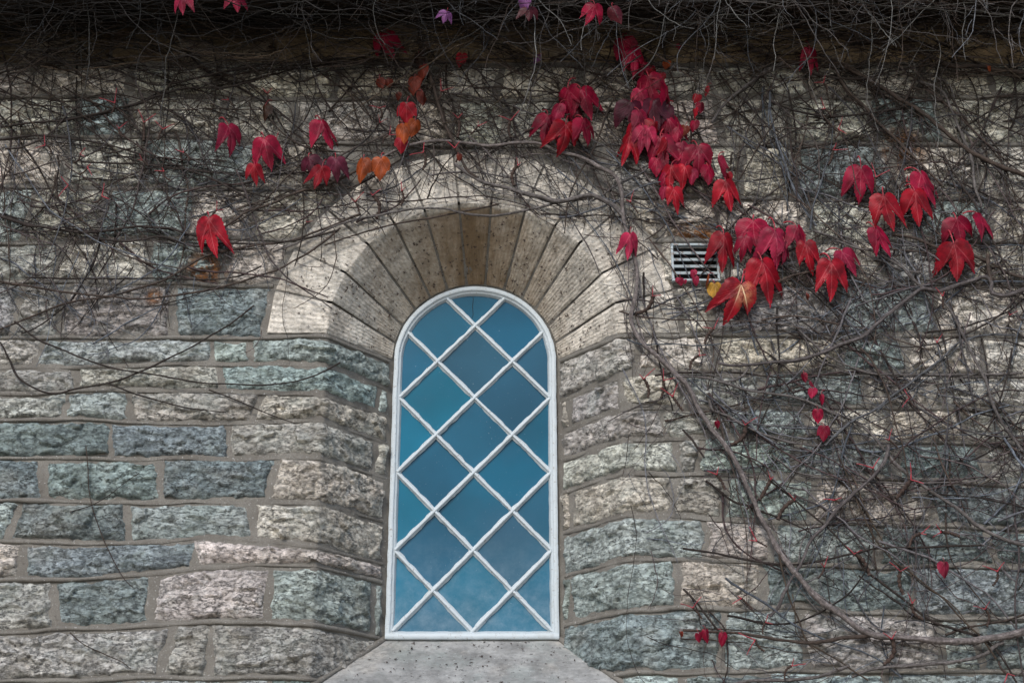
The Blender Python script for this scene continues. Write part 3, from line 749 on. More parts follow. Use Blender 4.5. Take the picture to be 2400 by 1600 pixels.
def Z2S(off, pts, k=2.936): return [(off[0] + x / k, off[1] + y / k) for x, y in pts]
C_BROWN = (.075, .055, .045); C_GREY = (.15, .135, .13); C_DARK = (.035, .027, .024); C_STEEL = (.125, .14, .165)
r1, r2, r3, r4, r5, r6, r7, r9 = (0,0), (800,0), (1600,0), (0,534), (800,534), (1600,534), (0,1066), (1600,1066)
d2s = 2400 / 2352
STEMS = [  # (vine, photo points, start radius px, end radius px, colour, stand-off)
 ('R', [(892,371),(945,345),(1021,329),(1080,334),(1140,342),(1260,337),(1304,354),(1359,368),(1400,388),(1440,412),(1457,453),(1462,500),(1470,545),(1482,590),(1492,640),(1488,695),(1478,745),(1502,800),(1560,852),(1606,898),(1632,948),(1662,995),(1700,1042),(1735,1102),(1760,1163),(1796,1235),(1836,1306),(1872,1352),(1908,1393),(1969,1439),(2030,1480),(2092,1492),(2194,1500),(2306,1498),(2400,1478),(2520,1450)], 3.2, 7.6, (.20,.172,.165), .05),
 ('R', [(1066,385),(1123,422),(1209,446),(1311,470),(1393,460),(1447,490),(1464,510)], 4, 5.5, C_GREY, .045),
 ('L', [(962,-10),(970,20),(991,99),(1004,163),(1018,211),(1035,266),(1052,313),(1072,347),(1093,398),(1123,422)], 4.5, 3.6, C_BROWN, .05),
 ('L', [(-60,490),(0,507),(61,525),(153,541),(235,543),(337,531),(403,536),(449,551),(520,551)], 4, 2.6, C_DARK, .035),
 ('L', [(470,562),(521,534),(579,497),(647,473),(708,446),(746,439),(820,410),(892,371)], 2.4, 3.6, C_BROWN, .04),
 ('L', [(640,590),(720,560),(800,524),(885,504),(970,490),(1040,490),(1083,499),(1168,504),(1226,494),(1304,477),(1393,462)], 2, 3.2, C_GREY, .045),
 ('L', [(760,575),(902,531),(1004,511),(1083,497),(1170,478)], 2, 2.4, C_BROWN, .03),
 ('L', [(-40,788),(0,772),(85,738),(153,711),(238,697),(306,680),(392,653),(477,602),(579,578),(681,565),(749,541),(850,500)], 2.2, 3, C_BROWN, .035),
 ('L', Z2S(r4, [(-100,350),(0,370),(200,400),(500,450),(700,470),(1000,490),(1250,460),(1500,410),(1750,340),(1960,265),(2150,150),(2349,0)]), 2.6, 2.4, C_BROWN, .035),
 ('L', Z2S(r4, [(-100,700),(0,790),(60,900),(130,1030),(230,1100),(370,1140),(500,1110),(740,1070),(960,990),(1130,910),(1300,830),(1450,740),(1600,650),(1750,530)]), 2.4, 1.6, C_DARK, .035),
 ('L', Z2S(r4, [(100,640),(250,760),(430,840),(600,910),(800,970),(1030,1005),(1180,1030),(1380,1065),(1600,1075),(1800,1080),(2040,1055),(2200,1000),(2349,920)]), 2.1, 1.6, C_DARK, .04),
 ('L', Z2S(r4, [(170,345),(340,345),(600,350),(900,350),(1200,350),(1500,355),(1650,330),(1800,260)]), 2.2, 1.8, C_DARK, .03),
 ('L', Z2S(r4, [(540,20),(640,60),(900,95),(1120,60),(1330,130),(1500,110),(1800,110),(2000,90),(2349,10)]), 2.4, 2.4, C_DARK, .04),
 ('L', Z2S(r4, [(740,1070),(900,1130),(1100,1190),(1300,1240),(1560,1270)]), 1.8, 1.2, C_DARK, .03),
 ('L', Z2S(r4, [(1440,1115),(1640,1190),(1850,1280),(2040,1350)]), 1.6, 1.2, C_DARK, .03),
 ('L', Z2S(r7, [(590,-60),(605,80),(615,250),(640,380),(690,520),(740,640),(800,760),(880,880),(930,920)]), 1.3, 1.0, C_BROWN, .03),
 ('L', Z2S(r7, [(480,1220),(560,1290),(720,1370),(850,1430),(910,1480)]), 1.3, .9, C_BROWN, .03),
 ('L', Z2S(r7, [(480,390),(640,340),(760,270),(860,190),(970,115)]), .9, .8, C_DARK, .03),
 ('L', Z2S(r4, [(0,210),(90,240),(200,330),(330,420),(450,520),(560,600)]), 2.0, 1.4, C_STEEL, .03),
 ('L', [(-20,300),(60,290),(160,280),(240,262),(330,240),(420,210),(520,205),(600,190)], 3, 2.4, C_DARK, .045),
 ('L', [(-20,330),(80,318),(200,330),(290,350),(420,390),(520,430),(590,470)], 2.8, 2.2, C_DARK, .04),
 ('L', [(-30,180),(100,150),(250,160),(380,200),(470,180),(640,150),(800,148),(960,152),(1150,140),(1400,142),(1600,165)], 2.6, 2.6, C_DARK, .05),
 ('L', [(190,380),(320,385),(440,398),(560,410),(700,405),(820,395)], 2.2, 2.2, C_DARK, .035),
 ('L', [(640,130),(700,190),(780,165),(850,225),(900,300),(960,350)], 2.6, 2.4, C_DARK, .04),
 ('R', Z2S(r3, [(700,150),(1000,220),(1180,270),(1400,295),(1550,330),(1700,390),(1820,440),(2000,455),(2200,480),(2349,500),(2500,520)]), 5.5, 5, C_BROWN, .06),
 ('R', Z2S(r3, [(60,170),(300,250),(500,330),(750,430),(1000,420),(1100,440),(1230,520),(1400,620),(1550,710),(1680,800),(1800,900),(1900,990),(2050,1080),(2200,1150),(2349,1200),(2480,1260)]), 4, 5.5, C_BROWN, .05),
 ('R', Z2S(r3, [(700,430),(560,490),(430,600),(330,680),(260,750),(200,850)]), 5, 3, C_GREY, .045),
 ('R', Z2S(r3, [(1040,440),(1060,500),(1130,620),(1250,730),(1330,830),(1450,940),(1550,1040),(1680,1170),(1800,1290)]), 3.6, 3.2, C_BROWN, .04),
 ('R', Z2S(r3, [(830,490),(960,520),(1250,540),(1450,490),(1640,460),(1900,470)]), 3, 2.6, C_DARK, .05),
 ('R', Z2S(r3, [(600,700),(760,760),(1000,800),(1200,790),(1450,750),(1640,700),(1800,690)]), 2.6, 2.2, C_DARK, .04),
 ('R', Z2S(r3, [(600,600),(600,780),(640,950),(700,1120),(740,1240),(800,1380),(880,1500),(930,1568)]), 2.6, 2.6, C_STEEL, .045),
 ('R', Z2S(r3, [(1620,560),(1780,620),(1860,780),(1930,950),(1990,1100),(2010,1260),(2060,1440)]), 3.2, 3, C_GREY, .045),
 ('R', Z2S(r6, [(250,930),(330,945),(480,940),(700,920),(900,880),(1080,800),(1240,740),(1320,670),(1420,590),(1540,500),(1660,420),(1760,430),(1870,400),(2000,360),(2090,340),(2120,370),(2130,450),(2200,465),(2349,420),(2500,380)]), 3.2, 4.6, (.12,.105,.105), .05),
 ('R', Z2S(r6, [(2100,180),(2100,260),(2120,370)]), 4.4, 4.4, C_BROWN, .045),
 ('R', Z2S(r6, [(900,20),(1060,75),(1200,130),(1260,180),(1400,240),(1500,290),(1650,305)]), 3.2, 2.6, C_GREY, .045),
 ('R', Z2S(r6, [(1440,40),(1600,70),(1760,140),(2000,190),(2100,230),(2200,290),(2349,345),(2500,390)]), 3.4, 3.2, C_BROWN, .045),
 ('R', Z2S(r6, [(650,370),(760,330),(900,290),(1000,240),(1100,220)]), 3.2, 2.4, C_BROWN, .04),
 ('R', Z2S(r6, [(0,1020),(150,1030),(300,1070),(460,1120),(600,1140),(740,1160),(880,1200),(1020,1270),(1180,1330),(1280,1400),(1400,1540)]), 2.6, 2.8, C_GREY, .045),
 ('R', Z2S(r6, [(980,1500),(1080,1400),(1180,1320),(1300,1270),(1420,1170),(1540,1090),(1640,1010),(1800,880),(1900,790),(2060,740),(2300,740)]), 3.4, 2.0, (.11,.115,.125), .05),
 ('R', Z2S(r6, [(1060,90),(1200,140),(1330,170),(1500,270),(1600,370),(1700,440),(1820,540),(1900,680),(1960,800),(2010,900),(2080,1040),(2120,1180),(2200,1340),(2349,1540)]), 2.8, 3.2, C_GREY, .05),
 ('R', Z2S(r6, [(460,950),(430,1000),(380,1040),(240,1060)]), 2.6, 2, C_GREY, .04),
 ('R', Z2S(r6, [(0,1390),(60,1450),(120,1540),(160,1600)]), 2.6, 2.2, C_DARK, .03),
 ('R', Z2S(r6, [(190,1180),(200,1240),(330,1300),(480,1390),(660,1450),(830,1490),(1000,1490),(1060,1450)]), 2.8, 2.4, C_GREY, .04),
 ('R', Z2S(r6, [(560,580),(700,620),(860,760),(1000,880),(1160,960),(1300,1000),(1500,1010),(1700,1010),(2000,1010),(2349,1000)]), 2.2, 2.6, C_GREY, .045),
 ('R', Z2S(r9, [(1420,-60),(1400,20),(1330,130),(1200,250),(1060,370),(980,480),(870,600),(820,740),(740,870),(690,960),(660,1060),(590,1120)]), 4.4, 3, (.12,.105,.105), .055),
 ('R', Z2S(r9, [(340,1580),(420,1562),(700,1550),(950,1520),(1080,1470),(1160,1440)]), 4, 3.4, C_GREY, .045),
 ('R', Z2S(r9, [(1160,1530),(1300,1480),(1500,1450),(1700,1435),(1950,1410),(2080,1370),(2150,1310),(2220,1275)]), 3.2, 4.2, C_GREY, .045),
 ('R', Z2S(r9, [(0,1200),(250,1215),(560,1250),(680,1275),(900,1285),(1080,1260),(1250,1240),(1330,1225)]), 2.6, 4.2, C_BROWN, .045),
 ('R', Z2S(r9, [(1400,-20),(1440,30),(1600,170),(1750,280),(1900,380),(2050,500),(2200,580),(2349,625),(2480,660)]), 3.8, 4.6, C_GREY, .045),
 ('R', Z2S(r9, [(610,0),(800,130),(1000,160),(1300,180),(1500,195),(1700,190),(2000,180),(2200,120),(2349,100)]), 2.2, 2, C_GREY, .035),
 ('R', Z2S(r9, [(0,640),(200,670),(400,710),(620,745),(850,745),(1000,715),(1180,675),(1350,640),(1600,635),(1800,625),(2080,620)]), 2.4, 2.2, C_DARK, .035),
 ('R', Z2S(r9, [(1190,680),(1270,800),(1360,870),(1500,980),(1600,1060),(1740,1150),(1900,1200),(2080,1270),(2200,1400),(2300,1568)]), 2.8, 2, C_DARK, .045),
 ('R', Z2S(r9, [(610,180),(760,300),(900,420),(1000,500),(1130,640),(1180,690)]), 2, 2, C_DARK, .04),
 ('R', Z2S(r9, [(660,680),(700,850),(740,1000),(800,1130),(850,1270),(960,1350),(1080,1420),(1200,1500),(1290,1560)]), 1.9, 1.9, (.075,.055,.04), .055),
 ('R', Z2S(r9, [(1080,20),(1130,140),(1190,290),(1260,450),(1340,600),(1440,720),(1560,800),(1680,900),(1800,990),(1900,1110),(2050,1250),(2160,1400)]), 1.7, 1.9, (.07,.05,.035), .055),
 ('R', Z2S(r5, [(2349,1060),(2200,1180),(2100,1200),(1980,1250),(1820,1340)]), 1.8, 1.0, C_GREY, .035),
 ('R', Z2S(r9, [(0,920),(80,1000),(160,1100),(250,1210),(300,1270)]), 2.4, 2.2, C_DARK, .035),
]
for which, pts, ra, rb, c, off in STEMS:
    q = smooth_line(pts, 7); n = len(q)
    t = np.linspace(0, 1, n); ph = rng.uniform(0, 99)
    jx = fbm(np.stack([t * n * .16, t * 0 + ph, t * 0], -1), 3, 131); jy = fbm(np.stack([t * n * .16, t * 0 + ph + 50, t * 0], -1), 3, 132)
    rpx = ra + (rb - ra) * t
    q = q + np.stack([jx, jy], -1) * np.minimum(2.6, rpx * .55)[:, None]
    yy = -(off + .012 * vn(np.stack([t * n * .05, t * 0 + ph, t * 0], -1), 133)) - rpx * .0016
    P = unp(q[:, 0], q[:, 1], yy)[None]
    R = (rpx * .00205 * (1 + .16 * jy + .22 * np.abs(vn(np.stack([t * n * .5, t * 0 + ph, t * 0], -1), 134)) ** 3))[None]
    V, Fq, C, uv = tubes(P, R, 10 if rb > 4 else 7, np.array([c]))
    C = C * (1 + .25 * vn(V * 30, 135))[:, None]
    o = place('stem', V, Fq, MAT_STEM, None, uv, C); adopt(o, VR if which == 'R' else VL)

# thin runners that follow the stems and each other
RUN = {'L': [], 'R': []}
for which, pts, ra, rb, c, off in STEMS:
    q0 = smooth_line(pts, 10)
    if which == 'L' and np.mean([p[1] for p in pts]) > 600: continue
    lowr = np.mean([p[1] for p in pts]) > 1150
    for _ in range(int(rng.integers(0, 3) if lowr else rng.integers(2, 6))):
        n0 = len(q0)
        if n0 < 12: continue
        a_ = int(rng.integers(0, max(1, n0 // 3))); b_ = int(rng.integers(2 * n0 // 3, n0)); q = q0[a_:b_]
        t = np.linspace(0, 1, len(q)); ph = rng.uniform(0, 99); L_ = len(q)
        amp = rng.uniform(10, 34)
        q = q + np.stack([vn(np.stack([t * L_ * .07, t * 0 + ph, t * 0], -1), 141), vn(np.stack([t * L_ * .07, t * 0 + ph + 30, t * 0], -1), 142)], -1) * amp + rng.normal(0, 8, 2)
        q = q + np.stack([vn(np.stack([t * L_ * .4, t * 0 + ph, t * 0], -1), 143), vn(np.stack([t * L_ * .4, t * 0 + ph + 30, t * 0], -1), 144)], -1) * 2.5
        tq = np.linspace(0, len(q) - 1, 40); q = np.stack([np.interp(tq, np.arange(len(q)), q[:, k]) for k in (0, 1)], -1)
        if (q[:, 1] > 470).any() and ((np.hypot(q[:, 0] - 1110, (np.minimum(q[:, 1], 785) - 785) / .93) < 325) & (q[:, 1] > 470)).any(): continue
        RUN[which].append((q, rng.uniform(.9, 1.9), np.array(c) * rng.uniform(.45, 1.0), off * rng.uniform(.5, 1.0)))
# ---- twig tangle
def in_clear(x, y):
    """kept free: window, reveal and lower left wall"""
    r = np.hypot((x - 1110) / 1.0, (np.minimum(y, 785) - 785) / .93)
    return ((r < 318) & (y > 470)) | ((x > 740) & (x < 1455) & (y > 770))
def dens(x, y):
    w = np.zeros_like(x)
    w = np.where(y < 560, 1.0, w)
    left = (x < 800) & (y >= 560)
    w = np.where(left, np.clip(.62 - (y - 560) / 330 * .52, .0, 1) * np.clip(1.25 - x / 800, .25, 1), w)
    w = np.where(left & (y > 860), np.where(x < 300, .004, .0), w)
    right = (x > 1400) & (y >= 520)
    w = np.where(right, np.clip(.74 - (y - 900) / 500 * .54, .2, .74), w)
    w = np.where(right & (x < 1620) & (y > 760), w * .33, w)
    w = np.where((x > 800) & (x < 1420) & (y > 340) & (y < 560), 1.0, w)
    w = np.where((x > 1545) & (x < 1700) & (y > 555) & (y < 668), 0, w)
    return w * np.where(in_clear(x, y), 0, 1)
def gen(N, K, length, ang, sig, rad, cols, off, parents=None, curl=0.0):
    """twig centre lines in photo px, laid onto the wall; returns those that keep clear of the window"""
    if parents is None:
        xs, ys = np.empty(0), np.empty(0)
        while len(xs) < N:
            x = rng.uniform(-80, 2480, N * 2); y = rng.uniform(90, 1640, N * 2); k = rng.uniform(0, 1, N * 2) < dens(x, y)
            xs = np.concatenate([xs, x[k]]); ys = np.concatenate([ys, y[k]])
        xs, ys = xs[:N], ys[:N]; a0 = ang(xs, ys)
    else:
        PX, A = parents; i = rng.integers(0, len(PX), N); k = rng.integers(1, PX.shape[1] - 1, N)
        xs, ys = PX[i, k, 0], PX[i, k, 1]; a0 = A[i, k] + rng.choice([-1, 1], N) * rng.uniform(.4, 1.3, N)
    L = rng.uniform(length[0], length[1], N) ** 1.0; st_ = L / (K - 1)
    a = a0[:, None] + np.cumsum(rng.normal(0, sig, (N, K)), 1) + rng.normal(0, curl, (N, 1)) * np.linspace(0, 1, K)[None]
    X = xs[:, None] + np.cumsum(np.cos(a) * st_[:, None], 1) - np.cos(a[:, :1]) * st_[:, None]
    Y = ys[:, None] + np.cumsum(np.sin(a) * st_[:, None], 1) - np.sin(a[:, :1]) * st_[:, None]
    ok = ~in_clear(X, Y).any(1) & (Y < 1680).all(1) & (dens(X[:, -1], Y[:, -1]) > rng.uniform(0, .25, N)) & (Y.min(1) > 70)
    X, Y, a = X[ok], Y[ok], a[ok]; n = len(X)
    o = rng.uniform(off[0], off[1], n)[:, None] + .010 * np.sin(np.linspace(0, 1, K)[None] * rng.uniform(2, 7, n)[:, None] + rng.uniform(0, 6, n)[:, None])
    P = unp(X, Y, -np.maximum(o, .016))
    r0 = rng.uniform(rad[0], rad[1], n) * .00205
    R = r0[:, None] * np.linspace(1, .55, K)[None] * (1 + .22 * rng.uniform(-1, 1, (n, K)))
    ci = rng.integers(0, len(cols), n); C = np.array(cols)[ci] * rng.uniform(.45, 1.15, (n, 1))
    # twigs grey low down, brown-black high up: eave shade put into their colour
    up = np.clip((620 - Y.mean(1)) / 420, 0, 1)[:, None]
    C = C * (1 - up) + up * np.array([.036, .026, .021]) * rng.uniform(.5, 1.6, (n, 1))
    return X, Y, a, P, R, C
def ang_main(x, y):
    n = len(x); k = rng.uniform(0, 1, n)
    a = np.where(k < .30, rng.normal(.78, .3, n), np.where(k < .52, rng.normal(1.57, .22, n), np.where(k < .78, rng.normal(-.3, .4, n), rng.normal(.15, .35, n))))
    lf = (x < 800) & (y > 540)
    return np.where(lf & (k < .75), rng.normal(1.6, .2, n), a)
store = {'L': [], 'R': []}
for w_ in RUN:
    if RUN[w_]:
        Q = np.array([r_[0] for r_ in RUN[w_]]); oo = np.array([r_[3] for r_ in RUN[w_]])
        P_ = unp(Q[..., 0], Q[..., 1], -np.maximum(.018, oo[:, None] + .01 * np.sin(np.linspace(0, 9, 40))[None]))
        R_ = np.array([r_[1] for r_ in RUN[w_]])[:, None] * .00205 * np.linspace(1, .6, 40)[None] * (1 + .15 * rng.uniform(-1, 1, Q.shape[:2]))
        store[w_].append(tubes(P_, R_, 5, np.array([r_[2] for r_ in RUN[w_]]))[:3])
def keep(g, sides):
    X, Y, a, P, R, C = g
    for w, m in (('L', X[:, 0] < 1170), ('R', X[:, 0] >= 1170)):
        if m.any(): store[w].append(tubes(P[m], R[m], sides, C[m])[:3])
COLS = [C_DARK, C_BROWN, (.075, .05, .05), (.10, .08, .08), (.12, .11, .115), C_STEEL, (.15, .15, .165)]
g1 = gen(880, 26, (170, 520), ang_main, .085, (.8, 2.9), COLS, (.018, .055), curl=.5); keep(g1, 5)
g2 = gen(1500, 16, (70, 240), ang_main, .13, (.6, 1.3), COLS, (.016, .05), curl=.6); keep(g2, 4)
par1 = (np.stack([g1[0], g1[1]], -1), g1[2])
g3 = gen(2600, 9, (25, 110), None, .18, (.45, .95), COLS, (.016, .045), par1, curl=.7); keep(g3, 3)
par2 = (np.stack([g2[0], g2[1]], -1), g2[2])
g4 = gen(2900, 6, (8, 36), None, .25, (.35, .7), COLS, (.016, .04), par2, curl=.9); keep(g4, 3)
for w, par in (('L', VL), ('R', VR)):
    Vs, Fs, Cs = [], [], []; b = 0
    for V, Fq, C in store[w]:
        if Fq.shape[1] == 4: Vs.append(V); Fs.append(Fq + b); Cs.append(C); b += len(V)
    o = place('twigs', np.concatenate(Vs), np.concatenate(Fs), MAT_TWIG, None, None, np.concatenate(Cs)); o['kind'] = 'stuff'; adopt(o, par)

# ---- thicket on the eave: mat of runners along its edge, and strands that hang free
def eave_twigs():
    Vs, Fs, Cs = [], [], []; b = 0
    def add(P, R, C, s):
        nonlocal b
        V, Fq, Cc, _ = tubes(P, R, s, C); Vs.append(V); Fs.append(Fq + b); Cs.append(Cc); b += len(V)
    # runners
    N, K = 1500, 18
    x = rng.uniform(-3.3, 3.3, N); y = -rng.uniform(.05, .66, N); z = ZE + rng.uniform(-.16, .10, N) - .05 * (y < -.5)
    a = rng.normal(0, .28, N) + np.pi * (rng.uniform(0, 1, N) < .5); L = rng.uniform(.25, 1.1, N) / K
    aa = a[:, None] + np.cumsum(rng.normal(0, .11, (N, K)), 1)
    P = np.stack([x[:, None] + np.cumsum(np.cos(aa) * L[:, None], 1), y[:, None] + np.cumsum(rng.normal(0, .008, (N, K)), 1), z[:, None] + np.cumsum(np.sin(aa) * L[:, None], 1) * .6], -1)
    P[..., 2] = np.maximum(P[..., 2], ZE - .30 - .0 * P[..., 0]); P[..., 1] = np.minimum(P[..., 1], -.04)
    R = (rng.uniform(.0012, .0038, N))[:, None] * np.linspace(1, .6, K)[None]
    C = np.array([C_BROWN, C_GREY, C_DARK, (.10, .095, .085)])[rng.integers(0, 4, N)] * rng.uniform(.35, 1.05, (N, 1)) * np.clip(.55 + x[:, None] * .3, .22, 1.1); add(P, R, C, 4)  # twig colour falls off leftward, painting the unlit end of the eave
    # runners crossing in front of the frieze
    N, K = 420, 18
    x = rng.uniform(-3.2, 3.2, N); y = -rng.uniform(.045, .20, N); z = rng.uniform(zf0 - .10, ZE - .02, N)
    a = rng.normal(0, .38, N) + np.pi * (rng.uniform(0, 1, N) < .5); L = rng.uniform(.25, 1.0, N) / K
    aa = a[:, None] + np.cumsum(rng.normal(0, .12, (N, K)), 1)
    P = np.stack([x[:, None] + np.cumsum(np.cos(aa) * L[:, None], 1), y[:, None] + np.cumsum(rng.normal(0, .004, (N, K)), 1), z[:, None] + np.cumsum(np.sin(aa) * L[:, None], 1)], -1)
    P[..., 2] = np.minimum(P[..., 2], ZE - .01); P[..., 1] = np.minimum(P[..., 1], -.04)
    R = (rng.uniform(.0012, .0045, N))[:, None] * np.linspace(1, .6, K)[None]
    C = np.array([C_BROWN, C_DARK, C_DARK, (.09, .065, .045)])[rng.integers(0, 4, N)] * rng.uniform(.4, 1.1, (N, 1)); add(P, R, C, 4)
    # hanging strands
    N, K = 400, 16
    x = rng.uniform(-3.2, 3.2, N); x = np.where(rng.uniform(0, 1, N) < .4, rng.normal(.9, .9, N), x)
    y = -rng.uniform(.12, .60, N); z = ZE + rng.uniform(-.10, .06, N)
    L = rng.gamma(2.2, .12, N).clip(.08, .85) / K
    aa = rng.normal(-1.57, .5, N)[:, None] + np.cumsum(rng.normal(0, .16, (N, K)), 1)
    aa = -1.57 + (aa + 1.57) * np.linspace(1, .75, K)[None]
    P = np.stack([x[:, None] + np.cumsum(np.cos(aa) * L[:, None], 1), y[:, None] + np.cumsum(rng.normal(0, .006, (N, K)), 1), z[:, None] + np.cumsum(np.sin(aa) * L[:, None], 1)], -1)
    P[..., 1] = np.minimum(P[..., 1], -.05)
    R = (rng.uniform(.0013, .0036, N))[:, None] * np.linspace(1, .45, K)[None] * (1 + .2 * rng.uniform(-1, 1, (N, K)))
    C = np.array([C_BROWN, C_GREY, (.22, .215, .205), (.15, .155, .17)])[rng.integers(0, 4, N)] * rng.uniform(.4, 1.15, (N, 1)) * np.clip(.65 + x[:, None] * .25, .35, 1.05); add(P, R, C, 5)  # same painted fall-off of light towards the left
    # side shoots of the strands
    M_ = 1100; i = rng.integers(0, N, M_); k = rng.integers(2, K - 2, M_); K2 = 7
    a2 = aa[i, k] + rng.choice([-1, 1], M_) * rng.uniform(.35, 1.0, M_); L2 = rng.uniform(.02, .12, M_) / K2
    ab = a2[:, None] + np.cumsum(rng.normal(0, .2, (M_, K2)), 1)
    Pb = P[i, k][:, None] + np.stack([np.cumsum(np.cos(ab) * L2[:, None], 1), np.cumsum(rng.normal(0, .004, (M_, K2)), 1), np.cumsum(np.sin(ab) * L2[:, None], 1)], -1)
    Rb = (R[i, k] * .7)[:, None] * np.linspace(1, .5, K2)[None]; add(Pb, Rb, C[i], 3)
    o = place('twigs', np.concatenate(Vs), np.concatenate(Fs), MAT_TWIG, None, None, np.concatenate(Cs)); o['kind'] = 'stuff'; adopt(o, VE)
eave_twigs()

# ---- dried tendril pads stuck to arch stones, sill and wall
def pads():
    Vs, Fs = [], []; b = 0
    def star(c, nx, sz):
        nonlocal b
        e1 = np.cross(nx, [0.1, .2, 1]); e1 /= np.linalg.norm(e1); e2 = np.cross(nx, e1)
        for q in range(int(rng.integers(3, 7))):
            a = rng.uniform(0, 6.28); l = sz * rng.uniform(.5, 1.3); dr = np.cos(a) * e1 + np.sin(a) * e2; sd = np.cross(nx, dr); w = sz * rng.uniform(.10, .2)
            m = c + dr * l * .55 + sd * l * rng.normal(0, .2) + nx * sz * .35; e = c + dr * l + nx * sz * rng.uniform(.05, .3)
            Vs.extend([c - sd * w, c + sd * w, m + sd * w * .8, m - sd * w * .8, e + sd * w * .3, e - sd * w * .3, c + nx * w * 2, m + nx * w * 2])
            Fs.extend([(b, b + 1, b + 2, b + 3), (b + 3, b + 2, b + 4, b + 5), (b, b + 6, b + 7, b + 3), (b + 1, b + 2, b + 7, b + 6)]); b += 8
    for _ in range(420):      # soffit of the arch
        a = rng.uniform(.04, math.pi - .04); t = rng.uniform(.05, .95); r = RA + (RI - RA) * t
        cl = math.atan2(DEP, RA - RI); n = np.array([math.cos(a) * math.sin(cl), -math.cos(cl), -math.sin(a) * math.sin(cl)])
        star(np.array([X0 - r * math.cos(a), DEP * t, ZS + r * math.sin(a)]) + n * .004, n, rng.uniform(.004, .0115))
    for _ in range(170):      # face of the arch
        a = rng.uniform(.03, math.pi - .03); r = rng.uniform(RA + .02, RE - .02)
        star(np.array([X0 - r * math.cos(a), -.005, ZS + r * math.sin(a)]), np.array([0, -1., 0]), rng.uniform(.004, .010))
    for _ in range(70):       # sill
        yy = rng.uniform(.02, DEP - .02); hw = (RI + (RA - RI) * (DEP - yy) / DEP) * .92
        star(np.array([X0 + rng.uniform(-hw, hw), yy, ZSILL - (DEP - yy) * .78 + .004]), np.array([0, -.6, .8]), rng.uniform(.004, .011))
    o = place('tendril_pads', np.array(Vs), np.array(Fs), MAT_SPUR, None, None, None, False); o['kind'] = 'stuff'; adopt(o, VL)
pads()

# ---- leaves
def leaf_mesh(kind, seed):
    r = np.random.default_rng(seed + 40)
    def half_outline():
        if kind == 'T':
            lx, lz = r.uniform(.42, .62), r.uniform(.68, .95); sx_, sz = r.uniform(.13, .19), r.uniform(.36, .48)
            return [(0, .03), (.05, -.07), (.16, -.13), (.28, -.12), (.39, -.03), (.45, .12), (.49, .28), (.495 + (lx - .5) * .5, .45), (lx + .005, lz - .2), (lx, lz), (lx - .10, lz - .17),
                    ((lx + sx_) / 2 + .01, (lz + sz) / 2 - .02), (sx_ + .03, sz), (sx_, sz + .02), (.195, sz + .11), (.175, .70), (.10, .87), (0, 1.06)]
        if kind == 'S':
            lx, lz = r.uniform(.44, .54), r.uniform(.48, .64)
            return [(0, .02), (.07, -.08), (.20, -.13), (.34, -.08), (.45, .06), (.50, .24), (lx + .01, lz - .14), (lx, lz), (.42, .57), (.345, .57), (.31, .61), (.28, .70), (.21, .82), (.12, .92), (0, 1.04)]
        return [(0, .04), (.08, -.06), (.20, -.11), (.34, -.07), (.44, .06), (.48, .24), (.46, .42), (.38, .60), (.27, .75), (.15, .88), (.06, .97), (0, 1.05)]
    asym = r.uniform(.86, 1.14)
    def dense(h):
        h = np.array(h); out = []
        for p, q in zip(h[:-1], h[1:]):
            n = max(2, int(np.hypot(*(q - p)) / .035))
            for i in range(n): out.append(p + (q - p) * i / n)
        out.append(h[-1]); return np.array(out)
    def edge_line():
        hd = dense(half_outline()); k = np.arange(len(hd)); d = np.gradient(hd, axis=0); nn = np.stack([-d[:, 1], d[:, 0]], -1); nn /= np.linalg.norm(nn, axis=1, keepdims=True) + 1e-9
        am = .011 * ((k % 3) - 1) * np.where((k > 6) & (k < len(hd) - 2), 1, 0) + r.normal(0, .004, len(hd)) * (k > 2)
        return hd - nn * am[:, None]
    Rr = edge_line(); Ll = edge_line() * np.array([-asym, r.uniform(.92, 1.06)]); Ll[0] = Rr[0]; Ll[-1] = Rr[-1]
    out = np.concatenate([Rr, Ll[1:-1][::-1]]); N = len(out); C = np.array([0, .26])
    rings = [.12, .3, .5, .68, .84, 1.0]
    P = np.concatenate([[C]] + [C + (out - C) * q for q in rings])
    u, v = P[:, 0], P[:, 1]
    au = np.abs(u); lat = np.abs(au * .83 - v * .555); dv = np.minimum(au, lat)
    w = .16 * np.minimum(dv, .14) / .14 * .35 - .42 * au ** 1.8 * r.uniform(.7, 1.4) - r.uniform(.10, .28) * np.clip(v - .15, 0, 2) ** 2 - .5 * np.clip(-v, 0, 1)
    fl = r.uniform(.0, .42); w -= fl * au * (1 - .5 * au); sk = r.normal(0, .12)
    w += .03 * np.sin(u * 9 + r.uniform(0, 6)) * np.sin(v * 7 + r.uniform(0, 6)) + r.normal(0, .07) * u + r.normal(0, .1) * u * v
    V = np.stack([u + sk * v * v, -v, w], -1)
    f3 = [(0, 1 + i, 1 + (i + 1) % N) for i in range(N)]
    me = bpy.data.meshes.new('leaf_blade'); f4 = []
    for q in range(len(rings) - 1):
        a = 1 + q * N; b2 = a + N
        f4 += [(a + i, b2 + i, b2 + (i + 1) % N, a + (i + 1) % N) for i in range(N)]
    me.from_pydata([tuple(p) for p in V], [], f3 + f4); uvl = me.uv_layers.new(name='UVMap')
    vi = np.empty(len(me.loops), np.int32); me.loops.foreach_get('vertex_index', vi)
    uvl.data.foreach_set('uv', P[vi].astype(np.float32).ravel()); me.polygons.foreach_set('use_smooth', np.ones(len(me.polygons), bool)); me.update()
    return me
LM = {k: [leaf_mesh(k, s) for s in range(12)] for k in 'TSH'}
LMP = leaf_mesh('T', 3)
